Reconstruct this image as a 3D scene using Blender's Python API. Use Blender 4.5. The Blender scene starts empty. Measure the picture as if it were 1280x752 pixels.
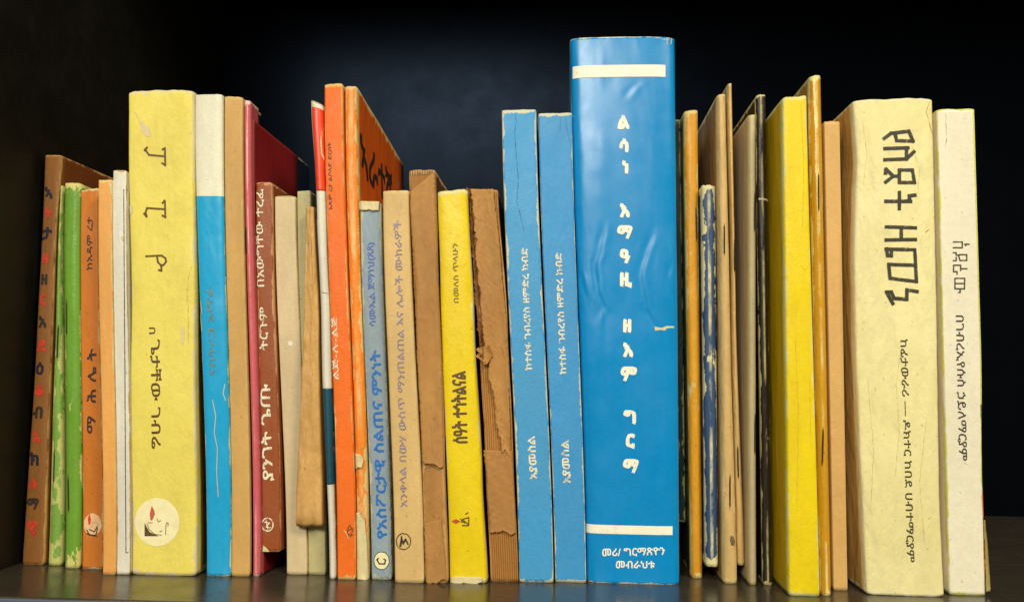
import bpy, math, random
from mathutils import Vector, Matrix, noise
R = math.radians
C = bpy.context.scene.collection
scene = bpy.context.scene

# ------------------------------------------------------------------ camera
cd = bpy.data.cameras.new('camera'); cam = bpy.data.objects.new('camera', cd); C.objects.link(cam)
cd.sensor_width = 36.0; cd.lens = 36.0 * 1108 / 1280; cd.clip_start = 0.01; cd.clip_end = 50
cam.matrix_world = Matrix.Translation((0, -0.39, 0.08776)) @ Matrix.Rotation(R(3.5), 4, 'Z') @ Matrix.Rotation(R(94.85), 4, 'X') @ Matrix.Rotation(R(0.7), 4, 'Z')
cd.dof.use_dof = True; cd.dof.focus_distance = 0.41; cd.dof.aperture_fstop = 16
scene.camera = cam

# ------------------------------------------------------------------ light: a dim room and three soft room lamps
w = bpy.data.worlds.new('World'); scene.world = w; w.use_nodes = True
w.node_tree.nodes['Background'].inputs[0].default_value = (1.0, 0.94, 0.80, 1)
w.node_tree.nodes['Background'].inputs[1].default_value = 0.10
def area(name, loc, target, size, sy, power, col):
    l = bpy.data.lights.new(name, 'AREA'); l.shape = 'RECTANGLE'; l.size = size; l.size_y = sy; l.energy = power; l.color = col
    o = bpy.data.objects.new(name, l); C.objects.link(o); o.location = loc
    o.rotation_euler = (Vector(target) - Vector(loc)).to_track_quat('-Z', 'Y').to_euler()
    return o
area('room_lamp', (-0.35, -1.75, 0.95), (0, 0, .1), 0.7, 0.5, 31, (1.0, 0.955, 0.82))
area('ceiling_lamp', (0.85, -1.15, 1.25), (0.1, 0, .1), 0.5, 0.5, 22, (1.0, 0.90, 0.66))
scene.view_settings.view_transform = 'Standard'; scene.view_settings.look = 'None'
scene.view_settings.exposure = 0.0; scene.view_settings.gamma = 1.0
scene.cycles.max_bounces = 6; scene.cycles.use_denoising = True

# ------------------------------------------------------------------ materials
def lin(c): return tuple(((x/255)/12.92 if x/255 <= .04045 else ((x/255+.055)/1.055)**2.4) for x in c) + (1,)
class NT:
    def __init__(s, name):
        s.m = bpy.data.materials.new(name); s.m.use_nodes = True; s.t = s.m.node_tree; s.n = s.t.nodes; s.b = s.n['Principled BSDF']
    def link(s, a, b): s.t.links.new(a, b)
    def put(s, sock, v):
        if hasattr(v, 'is_output') or isinstance(v, bpy.types.NodeSocket): s.link(v, sock)
        else: sock.default_value = v
    def math(s, op, a, b=0.0, c=None, clamp=False):
        n = s.n.new('ShaderNodeMath'); n.operation = op; n.use_clamp = clamp
        s.put(n.inputs[0], a); s.put(n.inputs[1], b)
        if c is not None: s.put(n.inputs[2], c)
        return n.outputs[0]
    def mix(s, f, a, b, mode='MIX'):
        n = s.n.new('ShaderNodeMix'); n.data_type = 'RGBA'; n.blend_type = mode
        s.put(n.inputs[0], f); s.put(n.inputs[6], a); s.put(n.inputs[7], b); return n.outputs[2]
    def coords(s, scale=(1, 1, 1), seed=0.0):
        tc = s.n.new('ShaderNodeTexCoord'); mp = s.n.new('ShaderNodeMapping')
        s.link(tc.outputs['Object'], mp.inputs[0]); mp.inputs['Scale'].default_value = scale
        mp.inputs['Location'].default_value = (seed*.37, seed*.11, seed*.73); return mp.outputs[0]
    def noise(s, vec, scale, detail=3.0, rough=.55, typ=None, dist=0.0):
        n = s.n.new('ShaderNodeTexNoise')
        if typ: n.noise_type = typ
        s.link(vec, n.inputs['Vector']); n.inputs['Scale'].default_value = scale; n.inputs['Detail'].default_value = detail
        n.inputs['Roughness'].default_value = rough; n.inputs['Distortion'].default_value = dist
        return n.outputs[0]
    def attr(s, name):
        n = s.n.new('ShaderNodeAttribute'); n.attribute_name = name; return n.outputs['Fac']
    def ramp(s, v, lo, hi, a=0.0, b=1.0):
        n = s.n.new('ShaderNodeMapRange'); n.clamp = True; s.put(n.inputs[0], v)
        n.inputs[1].default_value = lo; n.inputs[2].default_value = hi; n.inputs[3].default_value = a; n.inputs[4].default_value = b
        return n.outputs[0]
    def bump(s, h, strength, dist, prev=None):
        n = s.n.new('ShaderNodeBump'); n.inputs['Strength'].default_value = strength; n.inputs['Distance'].default_value = dist
        s.link(h, n.inputs['Height'])
        if prev is not None: s.link(prev, n.inputs['Normal'])
        return n.outputs[0]

K = 0.93                                    # reflectance scale of the colours below
def A(c): 
    r = lin(c); return (r[0]*K, r[1]*K, r[2]*K, 1)
MATS = {}
def cover(name, base, tone=None, mott=.5, wear=(226, 214, 160), edge=.6, end=.9, patch=0.0, pscale=90, pstretch=.35, rough=.55, spec=.4,
          wrinkle=.25, crease=.0, grime=.35, grimecol=(96, 70, 38), side=None, coat=0.0, seed=None, fibre=.12, specks=.12, ridge=0.0, ribs=0, wscale=70):
    seed = seed if seed is not None else (sum(map(ord, name)) % 97)
    t = NT(name)
    v = t.coords(seed=seed); vs = t.coords((1, 1, pstretch), seed); vl = t.coords((1, 1, .12), seed+3)
    tone = tone or tuple(max(0, c*.90-4) for c in base)
    col = t.mix(t.ramp(t.noise(v, 22, 5, .6), .35, .65, 0, mott), A(base), A(tone))
    # vertical fading streaks, then handling grime
    col = t.mix(t.ramp(t.noise(vl, 260, 3, .6), .45, .75, 0, .5*mott), col, A(tone))
    g = t.math('MULTIPLY', t.ramp(t.noise(vs, 45, 6, .7), .46, .70, 0, 1.3), grime)
    col = t.mix(g, col, A(tuple((b*.72+gc*.28) for b, gc in zip(base, grimecol))))
    fine = t.noise(v, 420, 4, .7)
    col = t.mix(t.ramp(fine, .3, .7, .16, 0), col, A(tuple(c*.62 for c in base)))
    if ribs:
        sn = t.math('SINE', t.math('MULTIPLY', t.attr('across'), 6.2832*ribs))
        col = t.mix(t.ramp(sn, -.2, 1, 0, .75), col, A(tuple(c*.5 for c in base)))
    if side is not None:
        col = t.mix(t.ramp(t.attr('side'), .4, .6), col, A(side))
    if specks > 0:
        sp = t.math('MULTIPLY', t.ramp(t.noise(v, 520, 2, .5), .70, .74), specks*3, clamp=True)
        col = t.mix(sp, col, A(tuple(c*.45 for c in base)))
    # worn paper showing along the folds, at head and foot, and in chips
    n1 = t.ramp(t.noise(t.coords((1, 1, .5), seed+9), 210, 5, .68), .38, .74, 0.05, 1.9)
    n1b = t.ramp(t.noise(vs, 38, 2, .5), .40, .66, .25, 1.25)
    d1 = t.math('SUBTRACT', t.math('MULTIPLY', t.math('MULTIPLY', n1, n1b), edge*2.2), t.attr('edge_mm'))
    d2 = t.math('SUBTRACT', t.math('MULTIPLY', n1, end*1.6), t.attr('end_mm'))
    wm = t.math('MAXIMUM', t.ramp(d1, -.02, .05), t.ramp(d2, -.02, .06))
    if patch > 0:
        pn = t.noise(vs, pscale, 7, .74)
        wm = t.math('MAXIMUM', wm, t.ramp(pn, .94-patch, .955-patch))
    if ridge > 0:                            # rubbed line along the crown of the spine
        rn = t.ramp(t.noise(t.coords((1, 1, .3), seed+5), 120, 4, .7), .46, .62, 0, 1)
        rm = t.math('MULTIPLY', t.ramp(t.math('ABSOLUTE', t.math('SUBTRACT', t.attr('across'), .5)), ridge, ridge*.4, 0, 1), rn)
        wm = t.math('MAXIMUM', wm, rm)
    wc = t.mix(t.noise(v, 140, 3), A(wear), A(tuple(c*.84 for c in wear)))
    col = t.mix(wm, col, wc)
    t.link(col, t.b.inputs['Base Color'])
    rr = t.math('ADD', t.ramp(t.noise(v, 60, 4), .3, .7, rough-.08, rough+.10), t.math('MULTIPLY', wm, .25), clamp=True)
    t.link(rr, t.b.inputs['Roughness']); t.b.inputs['Specular IOR Level'].default_value = spec
    if coat: t.b.inputs['Coat Weight'].default_value = coat; t.b.inputs['Coat Roughness'].default_value = .22
    nb = t.bump(t.noise(v, 900, 3), fibre*2, .0004)
    nb = t.bump(t.noise(vs, wscale, 4, .6, dist=.4), wrinkle, .0035, nb)
    if crease > 0: nb = t.bump(t.noise(t.coords((1, 1, .3), seed+1), 42, 3, .5, 'RIDGED_MULTIFRACTAL', .6), crease, .0012, nb)
    nb = t.bump(wm, -.35, .0002, nb)
    t.link(nb, t.b.inputs['Normal'])
    MATS[name] = t.m; return t.m
def ink(name, c, worn=.35, rough=.6, seed=1):
    t = NT(name); v = t.coords(seed=seed)
    col = t.mix(t.noise(v, 300, 3), A(c), A(tuple(min(255, x*1.15+8) for x in c)))
    t.link(col, t.b.inputs['Base Color']); t.b.inputs['Roughness'].default_value = rough
    if worn > 0:
        t.link(t.ramp(t.noise(v, 650, 3, .7), .62-worn*.25, .70-worn*.1, 1.0, 1.0-min(1, worn*1.6)), t.b.inputs['Alpha'])
    MATS[name] = t.m; return t.m

cover('brown_card', (152, 98, 42), edge=.3, end=.5, grime=.6, side=(128, 70, 30), wear=(205, 160, 90))
cover('green_a', (128, 172, 72), edge=1.3, end=5, patch=.37, pscale=60, wear=(205, 205, 120), rough=.4)
cover('green_b', (116, 168, 54), tone=(96, 150, 44), edge=.4, end=4, patch=.31, pscale=70, wear=(226, 214, 130), rough=.35, side=(76, 140, 34))
cover('rust', (218, 126, 36), edge=.15, end=.6, grime=.35, patch=.24)
cover('apricot', (244, 176, 92), edge=.1, end=.6, grime=.2, wear=(240, 222, 160))
cover('white_card', (238, 234, 218), edge=.2, end=.5, grime=.3, wear=(205, 180, 130), rough=.5)
cover('yellow_old', (242, 226, 108), tone=(234, 214, 94), edge=.45, end=1.1, grime=.3, wear=(238, 222, 170), crease=.35, side=(150, 124, 48), patch=.27, pscale=110, pstretch=.6)
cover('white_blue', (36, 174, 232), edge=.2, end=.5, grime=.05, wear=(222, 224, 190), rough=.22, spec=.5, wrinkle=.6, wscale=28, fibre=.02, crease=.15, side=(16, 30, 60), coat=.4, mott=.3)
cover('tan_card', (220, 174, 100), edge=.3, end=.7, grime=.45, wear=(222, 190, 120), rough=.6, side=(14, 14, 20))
cover('pink', (222, 106, 116), edge=.0, end=1.2, grime=.15, wear=(240, 205, 190), rough=.25, coat=.4, ridge=.10, wrinkle=.3)
cover('maroon', (150, 16, 26), edge=.1, end=.3, grime=.2, rough=.6, wear=(150, 60, 50))
cover('red_brown', (162, 84, 40), edge=.3, end=.8, grime=.4, wear=(214, 160, 110), rough=.45)
cover('cream_card', (222, 200, 158), edge=.2, end=.5, grime=.35, side=(160, 124, 52), wear=(210, 190, 140))
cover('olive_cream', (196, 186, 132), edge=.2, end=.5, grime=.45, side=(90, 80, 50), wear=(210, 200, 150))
cover('orange', (250, 116, 20), edge=.28, end=1.3, grime=.12, wear=(244, 196, 120), rough=.5, mott=.3, specks=.05)
cover('orange_worn', (250, 136, 30), tone=(250, 156, 54), edge=.8, end=1.6, patch=.32, pscale=55, pstretch=.4, wear=(240, 206, 136), rough=.42, side=(238, 104, 16), ridge=.24, wrinkle=.5)
cover('grey_blue', (158, 176, 186), tone=(140, 160, 176), edge=.5, end=1.6, grime=.35, wear=(206, 204, 176), rough=.6, wrinkle=.5, mott=.9)
cover('buff_card', (226, 190, 124), edge=.25, end=.5, grime=.3, wear=(236, 214, 160))
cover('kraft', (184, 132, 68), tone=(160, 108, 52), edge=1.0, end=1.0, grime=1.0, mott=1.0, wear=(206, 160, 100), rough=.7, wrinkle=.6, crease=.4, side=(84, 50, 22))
cover('lemon', (242, 216, 20), tone=(236, 200, 14), edge=.45, end=1.5, grime=.22, wear=(240, 230, 160), rough=.38, wrinkle=.25, side=(150, 98, 20))
cover('light_blue', (62, 160, 222), tone=(78, 158, 210), edge=.36, end=.9, grime=.08, wear=(224, 224, 196), rough=.5, mott=.5, specks=.05)
cover('light_blue_b', (56, 154, 220), tone=(68, 150, 208), edge=.3, end=.8, grime=.08, wear=(224, 224, 196), rough=.5, mott=.7, crease=.2, specks=.05)
cover('big_blue', (0, 142, 214), tone=(2, 134, 200), edge=.12, end=.35, grime=.03, wear=(226, 226, 200), rough=.32, spec=.4, wrinkle=.5, wscale=20, crease=.10, fibre=.02, mott=.3, coat=.14, specks=.02)
cover('dark_green', (16, 52, 40), edge=.5, end=.5, grime=.2, wear=(170, 160, 110), patch=.24, rough=.5)
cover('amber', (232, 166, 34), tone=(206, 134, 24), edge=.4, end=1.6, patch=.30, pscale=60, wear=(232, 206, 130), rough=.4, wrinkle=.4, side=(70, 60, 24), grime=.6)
cover('navy', (46, 78, 120), tone=(34, 56, 92), edge=.7, end=2.4, patch=.33, ridge=.15, pscale=85, pstretch=.3, wear=(232, 222, 168), rough=.55, wrinkle=.5)
cover('peach_a', (222, 186, 120), edge=.5, end=1.2, grime=.5, wear=(236, 206, 140), side=(176, 134, 86), rough=.5, wrinkle=.5)
cover('peach_b', (226, 188, 118), edge=.5, end=1.2, grime=.45, wear=(236, 206, 140), side=(184, 140, 92), rough=.5, wrinkle=.5)
cover('taupe', (208, 190, 146), edge=.3, end=.6, grime=.3, wear=(210, 200, 130), side=(206, 186, 146), rough=.5)
cover('black', (42, 34, 22), edge=.25, end=1.0, grime=.2, wear=(220, 204, 140), patch=.27, pscale=70, pstretch=.3, ridge=.13, rough=.4, side=(20, 18, 14))
cover('bright_yellow', (244, 218, 8), tone=(230, 198, 4), edge=.45, end=1.1, grime=.3, crease=.25, wear=(238, 230, 150), rough=.45, side=(226, 184, 12), patch=.22, specks=.04)
cover('gold', (222, 164, 30), tone=(204, 146, 22), edge=.2, end=1.2, grime=.3, wear=(250, 230, 150), rough=.2, coat=.5, ridge=.14, wrinkle=.4)
cover('tan_plain', (224, 180, 108), edge=.15, end=.4, grime=.15, wear=(226, 190, 120), specks=.06, side=(196, 148, 78))
cover('cream_big', (244, 234, 174), tone=(234, 222, 152), edge=.5, end=1.0, grime=.2, wear=(246, 236, 190), crease=.30, wrinkle=.5, side=(214, 170, 92), mott=.6)
cover('pale_cream', (242, 236, 212), tone=(234, 226, 198), edge=.3, end=.5, grime=.15, wear=(226, 226, 120), wrinkle=.2)
cover('page', (196, 170, 112), edge=0, end=0, grime=.4, fibre=.3)
cover('torn_cream', (232, 216, 164), edge=0, end=0, grime=.35, wrinkle=.5)
cover('torn_flap', (176, 160, 92), edge=0, end=0, grime=.6)
cover('white_gloss', (246, 246, 230), edge=0, end=0, grime=.1, rough=.4, coat=.0, wrinkle=.15)
cover('kraft_sheet', (196, 144, 78), tone=(172, 118, 58), edge=0, end=0, grime=.9, mott=.9, wrinkle=.7, crease=.4, rough=.7)
cover('kraft_sheet2', (182, 130, 68), edge=0, end=0, grime=.5, wrinkle=.7, rough=.7)
cover('kraft_dark', (140, 88, 42), edge=0, end=0, grime=.8, wrinkle=1.0, rough=.8)
cover('wrapper', (218, 170, 100), tone=(192, 144, 78), edge=0.2, end=.5, grime=.6, wrinkle=.8, crease=.6, wear=(214, 172, 106), rough=.5)
cover('kraft_rib', (194, 134, 62), tone=(156, 102, 44), edge=.2, end=.6, grime=.6, wear=(210, 160, 96), rough=.75, side=(70, 44, 20), wrinkle=.5, ribs=13)
ink('ink_dark', (40, 34, 30)); ink('ink_black', (44, 40, 24), worn=.3); ink('ink_blue', (22, 22, 44)); ink('ink_red', (196, 52, 30))
ink('ink_brown', (84, 58, 22), worn=.3); ink('ink_gold', (120, 124, 92), worn=.75); ink('ink_white', (226, 212, 184), worn=.5)
ink('ink_cream', (240, 232, 204), worn=0.12); ink('ink_flame', (178, 84, 54), worn=.25); ink('ink_blue2', (26, 100, 176)); ink('ink_violet', (76, 96, 176), worn=.55)
ink('ink_greyviolet', (134, 122, 140), worn=.5); ink('ink_olive', (122, 104, 14), worn=.4); ink('ink_redbrown', (168, 72, 14), worn=.2)
ink('ink_bluedark', (18, 70, 120), worn=.2); ink('ink_maroon', (56, 6, 12), worn=.3); ink('ink_olivespot', (92, 86, 56), worn=.2)
ink('disc_cream', (222, 176, 130), worn=.3); ink('disc_cream2', (228, 212, 166), worn=0); ink('disc_pink', (236, 214, 168), worn=.05)
ink('ink_redcover', (224, 60, 22), worn=0, rough=.35); ink('ink_teal', (14, 66, 86), worn=.1, rough=.4); ink('ink_orange', (214, 110, 30), worn=.3)
ink('ink_bluepale', (70, 172, 220), worn=.5); ink('ink_yellowdark', (176, 146, 50), worn=.4); ink('ink_lime', (214, 214, 70), worn=.3)
ink('slot_shade', (96, 70, 40), worn=.2)  # flat brown for the painted shade around the staples
t = NT('staple_wire'); t.b.inputs['Base Color'].default_value = (.05, .04, .03, 1); t.b.inputs['Metallic'].default_value = .8; t.b.inputs['Roughness'].default_value = .5; MATS['staple'] = t.m

def shelf_mat(name, c1, c2, rough, bump=.15, scale=30, speck=.0, smooth=False):
    t = NT(name); v = t.coords(); vx = t.coords((.08, 1, 1))
    col = t.mix(t.noise(v, scale, 5, .65), c1, c2)
    col = t.mix(t.ramp(t.noise(vx, 300, 3, .6), .45, .7, 0, .35), col, c2)
    if speck: col = t.mix(t.ramp(t.noise(v, 900, 2), .70, .76, 0, speck), col, (.30, .27, .22, 1))
    t.link(col, t.b.inputs['Base Color'])
    t.link(t.ramp(t.noise(v, 55, 5, .7), .3, .7, rough-.07, rough+(.0 if smooth else .12)), t.b.inputs['Roughness'])
    n = t.bump(t.noise(v, 700, 3, .6), bump, .0004); t.link(n, t.b.inputs['Normal'])
    return t.m
M_SHELF = shelf_mat('shelf_laminate', (.028, .023, .016, 1), (.056, .046, .033, 1), .2, speck=.6)
M_EDGE = shelf_mat('shelf_edging', (.07, .09, .13, 1), (.10, .12, .16, 1), .45)
M_BACK = shelf_mat('back_board', (.0012, .0016, .0024, 1), (.002, .0026, .0038, 1), .32, .02, smooth=True)
M_BACK.node_tree.nodes['Principled BSDF'].inputs['Specular Tint'].default_value = (.38, .58, 1.0, 1)
M_BACK.node_tree.nodes['Principled BSDF'].inputs['Specular IOR Level'].default_value = .055
M_SIDE = shelf_mat('side_board', (.004, .0035, .0018, 1), (.009, .0075, .0035, 1), .5, .1)

# ------------------------------------------------------------------ helpers
def mesh_obj(name, verts, faces, mat, parent=None, smooth=False, attrs=None, loc=(0, 0, 0)):
    me = bpy.data.meshes.new(name); me.from_pydata(verts, [], faces); me.update()
    if attrs:
        for k, vals in attrs.items():
            a = me.attributes.new(k, 'FLOAT', 'POINT'); a.data.foreach_set('value', vals)
    if smooth: me.polygons.foreach_set('use_smooth', [True]*len(me.polygons))
    me.materials.append(mat)
    o = bpy.data.objects.new(name, me); C.objects.link(o); o.location = loc
    if parent: o.parent = parent
    return o
def box(name, lo, hi, mat, bevel=.0008, kind=None, parent=None):
    x0, y0, z0 = lo; x1, y1, z1 = hi
    v = [(x, y, z) for x in (x0, x1) for y in (y0, y1) for z in (z0, z1)]
    f = [(0, 1, 3, 2), (4, 6, 7, 5), (0, 4, 5, 1), (2, 3, 7, 6), (0, 2, 6, 4), (1, 5, 7, 3)]
    o = mesh_obj(name, v, f, mat, parent)
    b = o.modifiers.new('bevel', 'BEVEL'); b.width = bevel; b.segments = 2
    if kind: o['kind'] = kind
    return o
def interp(P, z):                            # P: [(x, z), ...] from top to bottom, mm
    if z >= P[0][1]: return P[0][0]
    if z <= P[-1][1]: return P[-1][0]
    for (xa, za), (xb, zb) in zip(P, P[1:]):
        if zb <= z <= za:
            k = (z-zb)/max(1e-6, za-zb); k2 = k*k*(3-2*k)*.5 + k*.5
            return xb + (xa-xb)*k2
def n3(x, y, z): return noise.noise(Vector((x, y, z)))

# ------------------------------------------------------------------ the cupboard shelf
box('shelf_board', (-.2492, -.049, -.022), (.56, .222, 0), M_SHELF, kind='structure')
e = box('shelf_edging', (-.2492, -.0505, -.0225), (.56, -.0492, -.0004), M_EDGE, .0004, kind='structure')
box('side_panel', (-.268, -.049, -.05), (-.2495, .245, .42), M_SIDE, kind='structure')
box('back_panel', (-.2492, .2225, -.05), (.56, .236, .42), M_BACK, kind='structure')
box('upper_shelf', (-.2492, -.049, .40), (.56, .222, .42), M_SIDE, kind='structure')
box('right_panel', (.5605, -.049, -.05), (.58, .245, .42), M_SIDE, kind='structure')

# ------------------------------------------------------------------ books
def superell(u, n):
    a = abs(2*u-1); return 1-(max(0.0, 1-a**n))**(1.0/n)
class Shape:
    """outer surface of one book, millimetres: u runs across the spine, z up it"""
    def __init__(s, b, idx):
        s.b = b; s.i = idx; s.seed = idx*13.7; s.folds = [d[1:] for d in b['decos'] if d[0] == 'fold']
        s.zb = b['z']; s.ztl = b['L'][0][1]; s.ztr = b['R'][0][1]
    def lr(s, z):
        l, r = interp(s.b['L'], z), interp(s.b['R'], z)
        if s.b['wob']:
            wv = s.b['wob']*min(1, .35+0*z)
            l += wv*.6*n3(z*.035, s.seed, 1.0)*.6 + wv*.25*n3(z*.25, s.seed, 5.0)
            r -= abs(wv*.6*n3(z*.03, s.seed, 9.0))*.6 + wv*.25*n3(z*.25, s.seed, 3.0)
        return l, r
    def ztop(s, u):
        uu = min(1, max(0, u)); rag = s.b['rag']
        z = s.ztl+(s.ztr-s.ztl)*uu
        z += rag*(.7*n3(u*3.1, s.seed, 2.2)+.45*n3(u*11, s.seed, 4.2)) - rag*.9*abs(2*uu-1)**8
        return z
    def zbot(s, u):
        rag = s.b['rag']; uu = min(1, max(0, u))
        return s.zb + .02 + rag*.45*max(0, n3(u*6, s.seed, 8.2)) + rag*.8*abs(2*uu-1)**10
    def y(s, u, z):
        b = s.b; uu = min(1, max(0, u))
        wv = b['wob']
        y = b['rnd']*superell(uu, b['n']) + wv*.55*n3(uu*1.7, z*.018, s.seed) + wv*.22*n3(uu*4, z*.09, s.seed+7)
        if s.folds:
            l, r_ = s.lr(z); x = l+(r_-l)*uu
            for pts, hgt, wid in s.folds:
                if not (pts[-1][1]-4 < z < pts[0][1]+4): continue
                xc = interp(pts, z)+.8*n3(z*.12, pts[0][0], 3); t = (x-xc)/wid
                e = min(1, max(0, (pts[0][1]+2-z)/8), max(0, (z-pts[-1][1]+2)/8))
                y -= hgt*e*2*t*math.exp(-t*t)
        if b['rib']: y += b['rib']*.5*math.sin(uu*2*math.pi*13+.8*n3(uu*3, z*.05, 1))
        return y
    def at(s, x, z):                           # point on the spine below (x, z): returns u, y
        l, r = s.lr(z); u = (x-l)/max(.1, r-l); return u, s.y(u, z)

def make_cover(b, sh, root):
    nu = 90 if b['rib'] else (34 if b['R'][0][0]-b['L'][0][0] > 20 else 22)
    if sh.folds: nu = max(nu, 70)
    H = sh.ztl-sh.zb; nz = int(max(24, H/(1.0 if sh.folds else 1.6))); ns = 9; depth = b['depth']
    us = [.5-.5*math.cos(math.pi*i/nu) for i in range(nu+1)]
    us = [.55*a+.45*(i/nu) for i, a in enumerate(us)]
    cols = [('l', j/ns) for j in range(ns, 0, -1)]+[('s', u) for u in us]+[('r', j/ns) for j in range(1, ns+1)]
    verts = []; ea = []; en = []; sd = []; ac = []
    for k in range(nz+1):
        v = k/nz; v = .5-.5*math.cos(math.pi*v) if False else v
        for kind, q in cols:
            u = q if kind == 's' else (0.0 if kind == 'l' else 1.0)
            zt, zb = sh.ztop(u), sh.zbot(u)
            z = zb+(zt-zb)*v; l, r = sh.lr(z)
            if kind == 's':
                x = l+(r-l)*u; y = sh.y(u, z); w = r-l; e_ = min(u, 1-u)*w; s_ = 0.0
            else:
                dd = depth*(q**1.6); x = (l if kind == 'l' else r) + b['bdx']*(dd/depth) + .25*n3(dd*.05, z*.02, sh.seed+3)*min(1, dd/10)
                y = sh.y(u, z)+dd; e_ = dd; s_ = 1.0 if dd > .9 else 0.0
            verts.append(((x-b['x'])/1000, y/1000, (z-b['z'])/1000))
            ea.append(e_); en.append(min(zt-z, z-zb)); sd.append(s_); ac.append(u)
    nc = len(cols)
    faces = [(k*nc+i, k*nc+i+1, (k+1)*nc+i+1, (k+1)*nc+i) for k in range(nz) for i in range(nc-1)]
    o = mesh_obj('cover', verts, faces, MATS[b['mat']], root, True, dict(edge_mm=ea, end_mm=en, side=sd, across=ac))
    m = o.modifiers.new('thickness', 'SOLIDIFY'); m.thickness = .00038; m.offset = -1
    return o
def make_pages(b, sh, root):
    nu, nz = 10, 16; verts = []; H = sh.ztl-sh.zb
    ins = .75
    loop = []
    for i in range(nu+1): loop.append(('s', i/nu))
    loop += [('r', 0), ('l', 0)]
    for k in range(nz+1):
        for kind, q in loop:
            u = q if kind == 's' else (1.0 if kind == 'r' else 0.0)
            zt = min(sh.ztop(.5), sh.ztop(0.02), sh.ztop(.98))-.5; zb = sh.zb+.45; z = zb+(zt-zb)*k/nz
            l, r = sh.lr(z); ii = min(ins, (r-l)*.3)
            x = l+ii+(r-l-2*ii)*u
            y = sh.y(u, z)+ins+.3 if kind == 's' else b['depth']-1.5+b['rnd']
            if kind != 's': x += b['bdx']
            verts.append(((x-b['x'])/1000, y/1000, (z-b['z'])/1000))
    nc = len(loop)
    faces = [(k*nc+i, k*nc+(i+1) % nc, (k+1)*nc+(i+1) % nc, (k+1)*nc+i) for k in range(nz) for i in range(nc)]
    faces += [tuple(range(nc))[::-1], tuple(nz*nc+i for i in range(nc))]
    return mesh_obj('page_block', verts, faces, MATS['page'], root)

# flat print: every vertex is laid on the book's own surface
def lay(b, sh, pts, off): 
    out = []
    for x, z in pts:
        u, y = sh.at(x, z)
        out.append(((x-b['x'])/1000, (y-off)/1000, (z-b['z'])/1000))
    return out
TXT = {}
def text_mesh(s, keep=None):
    if s in TXT: return TXT[s]
    c = bpy.data.curves.new('type', 'FONT'); c.body = s; c.size = 1; c.resolution_u = 4
    o = bpy.data.objects.new('type', c); C.objects.link(o); bpy.context.view_layer.update()
    me = bpy.data.meshes.new_from_object(o.evaluated_get(bpy.context.evaluated_depsgraph_get()))
    v = [(p.co.x, p.co.y) for p in me.vertices]; f = [tuple(p.vertices) for p in me.polygons]
    bpy.data.objects.remove(o); bpy.data.curves.remove(c); bpy.data.meshes.remove(me)
    xs = [p[0] for p in v]; ys = [p[1] for p in v]
    TXT[s] = (v, f, min(xs), max(xs), min(ys), max(ys)); return TXT[s]
def text_deco(b, sh, root, s, a, c, h, inkn, bold, name, jit):
    v, f, x0, x1, y0, y1 = text_mesh(s)
    ax = Vector((c[0]-a[0], c[1]-a[1])); L = ax.length; ax.normalize(); up = Vector((-ax.y, ax.x))
    base = 0.0; cap = .72                         # lettering sits on the base line, cap height of the face
    verts = []; faces = []; rng = random.Random(len(s)*7+sh.i)
    copies = [(0, 0)] if bold <= 0 else [(bold*math.cos(t), bold*math.sin(t)) for t in (0.5, 2.0, 3.6, 5.2)]
    for ci, (dx, dy) in enumerate(copies):
        pts = []
        for (px, py) in v:
            sx = (px-x0)/(x1-x0)*L+dx; ty = (py-cap*.5)/cap*h*.86+dy
            if jit: ty += .35*n3(px*1.3, sh.seed, 0)*h*.25; sx += .2*n3(px*3, py*2, sh.seed)
            p = Vector((a[0], a[1]))+ax*sx+up*ty; pts.append((p.x, p.y))
        n0 = len(verts); verts += lay(b, sh, pts, .16+ci*.012); faces += [tuple(i+n0 for i in q) for q in f]
    mesh_obj(name, verts, faces, MATS[inkn], root)
def glyph_deco(b, sh, root, gl, bold, inkn):
    for ch, (cx, cz), h in gl:
        verts = []; faces = []
        v, f, x0, x1, y0, y1 = text_mesh(ch)
        k = h/.72*.98
        for ci in range(4):
            t = .5+ci*1.55; dx, dy = bold*math.cos(t), bold*math.sin(t)
            pts = [(cx+(px-(x0+x1)/2)*k+dx, cz+(py-(y0+y1)/2)*k+dy) for px, py in v]
            n0 = len(verts); verts += lay(b, sh, pts, .16+ci*.012); faces += [tuple(i+n0 for i in q) for q in f]
        mesh_obj('letter', verts, faces, MATS[inkn], root)
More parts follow.
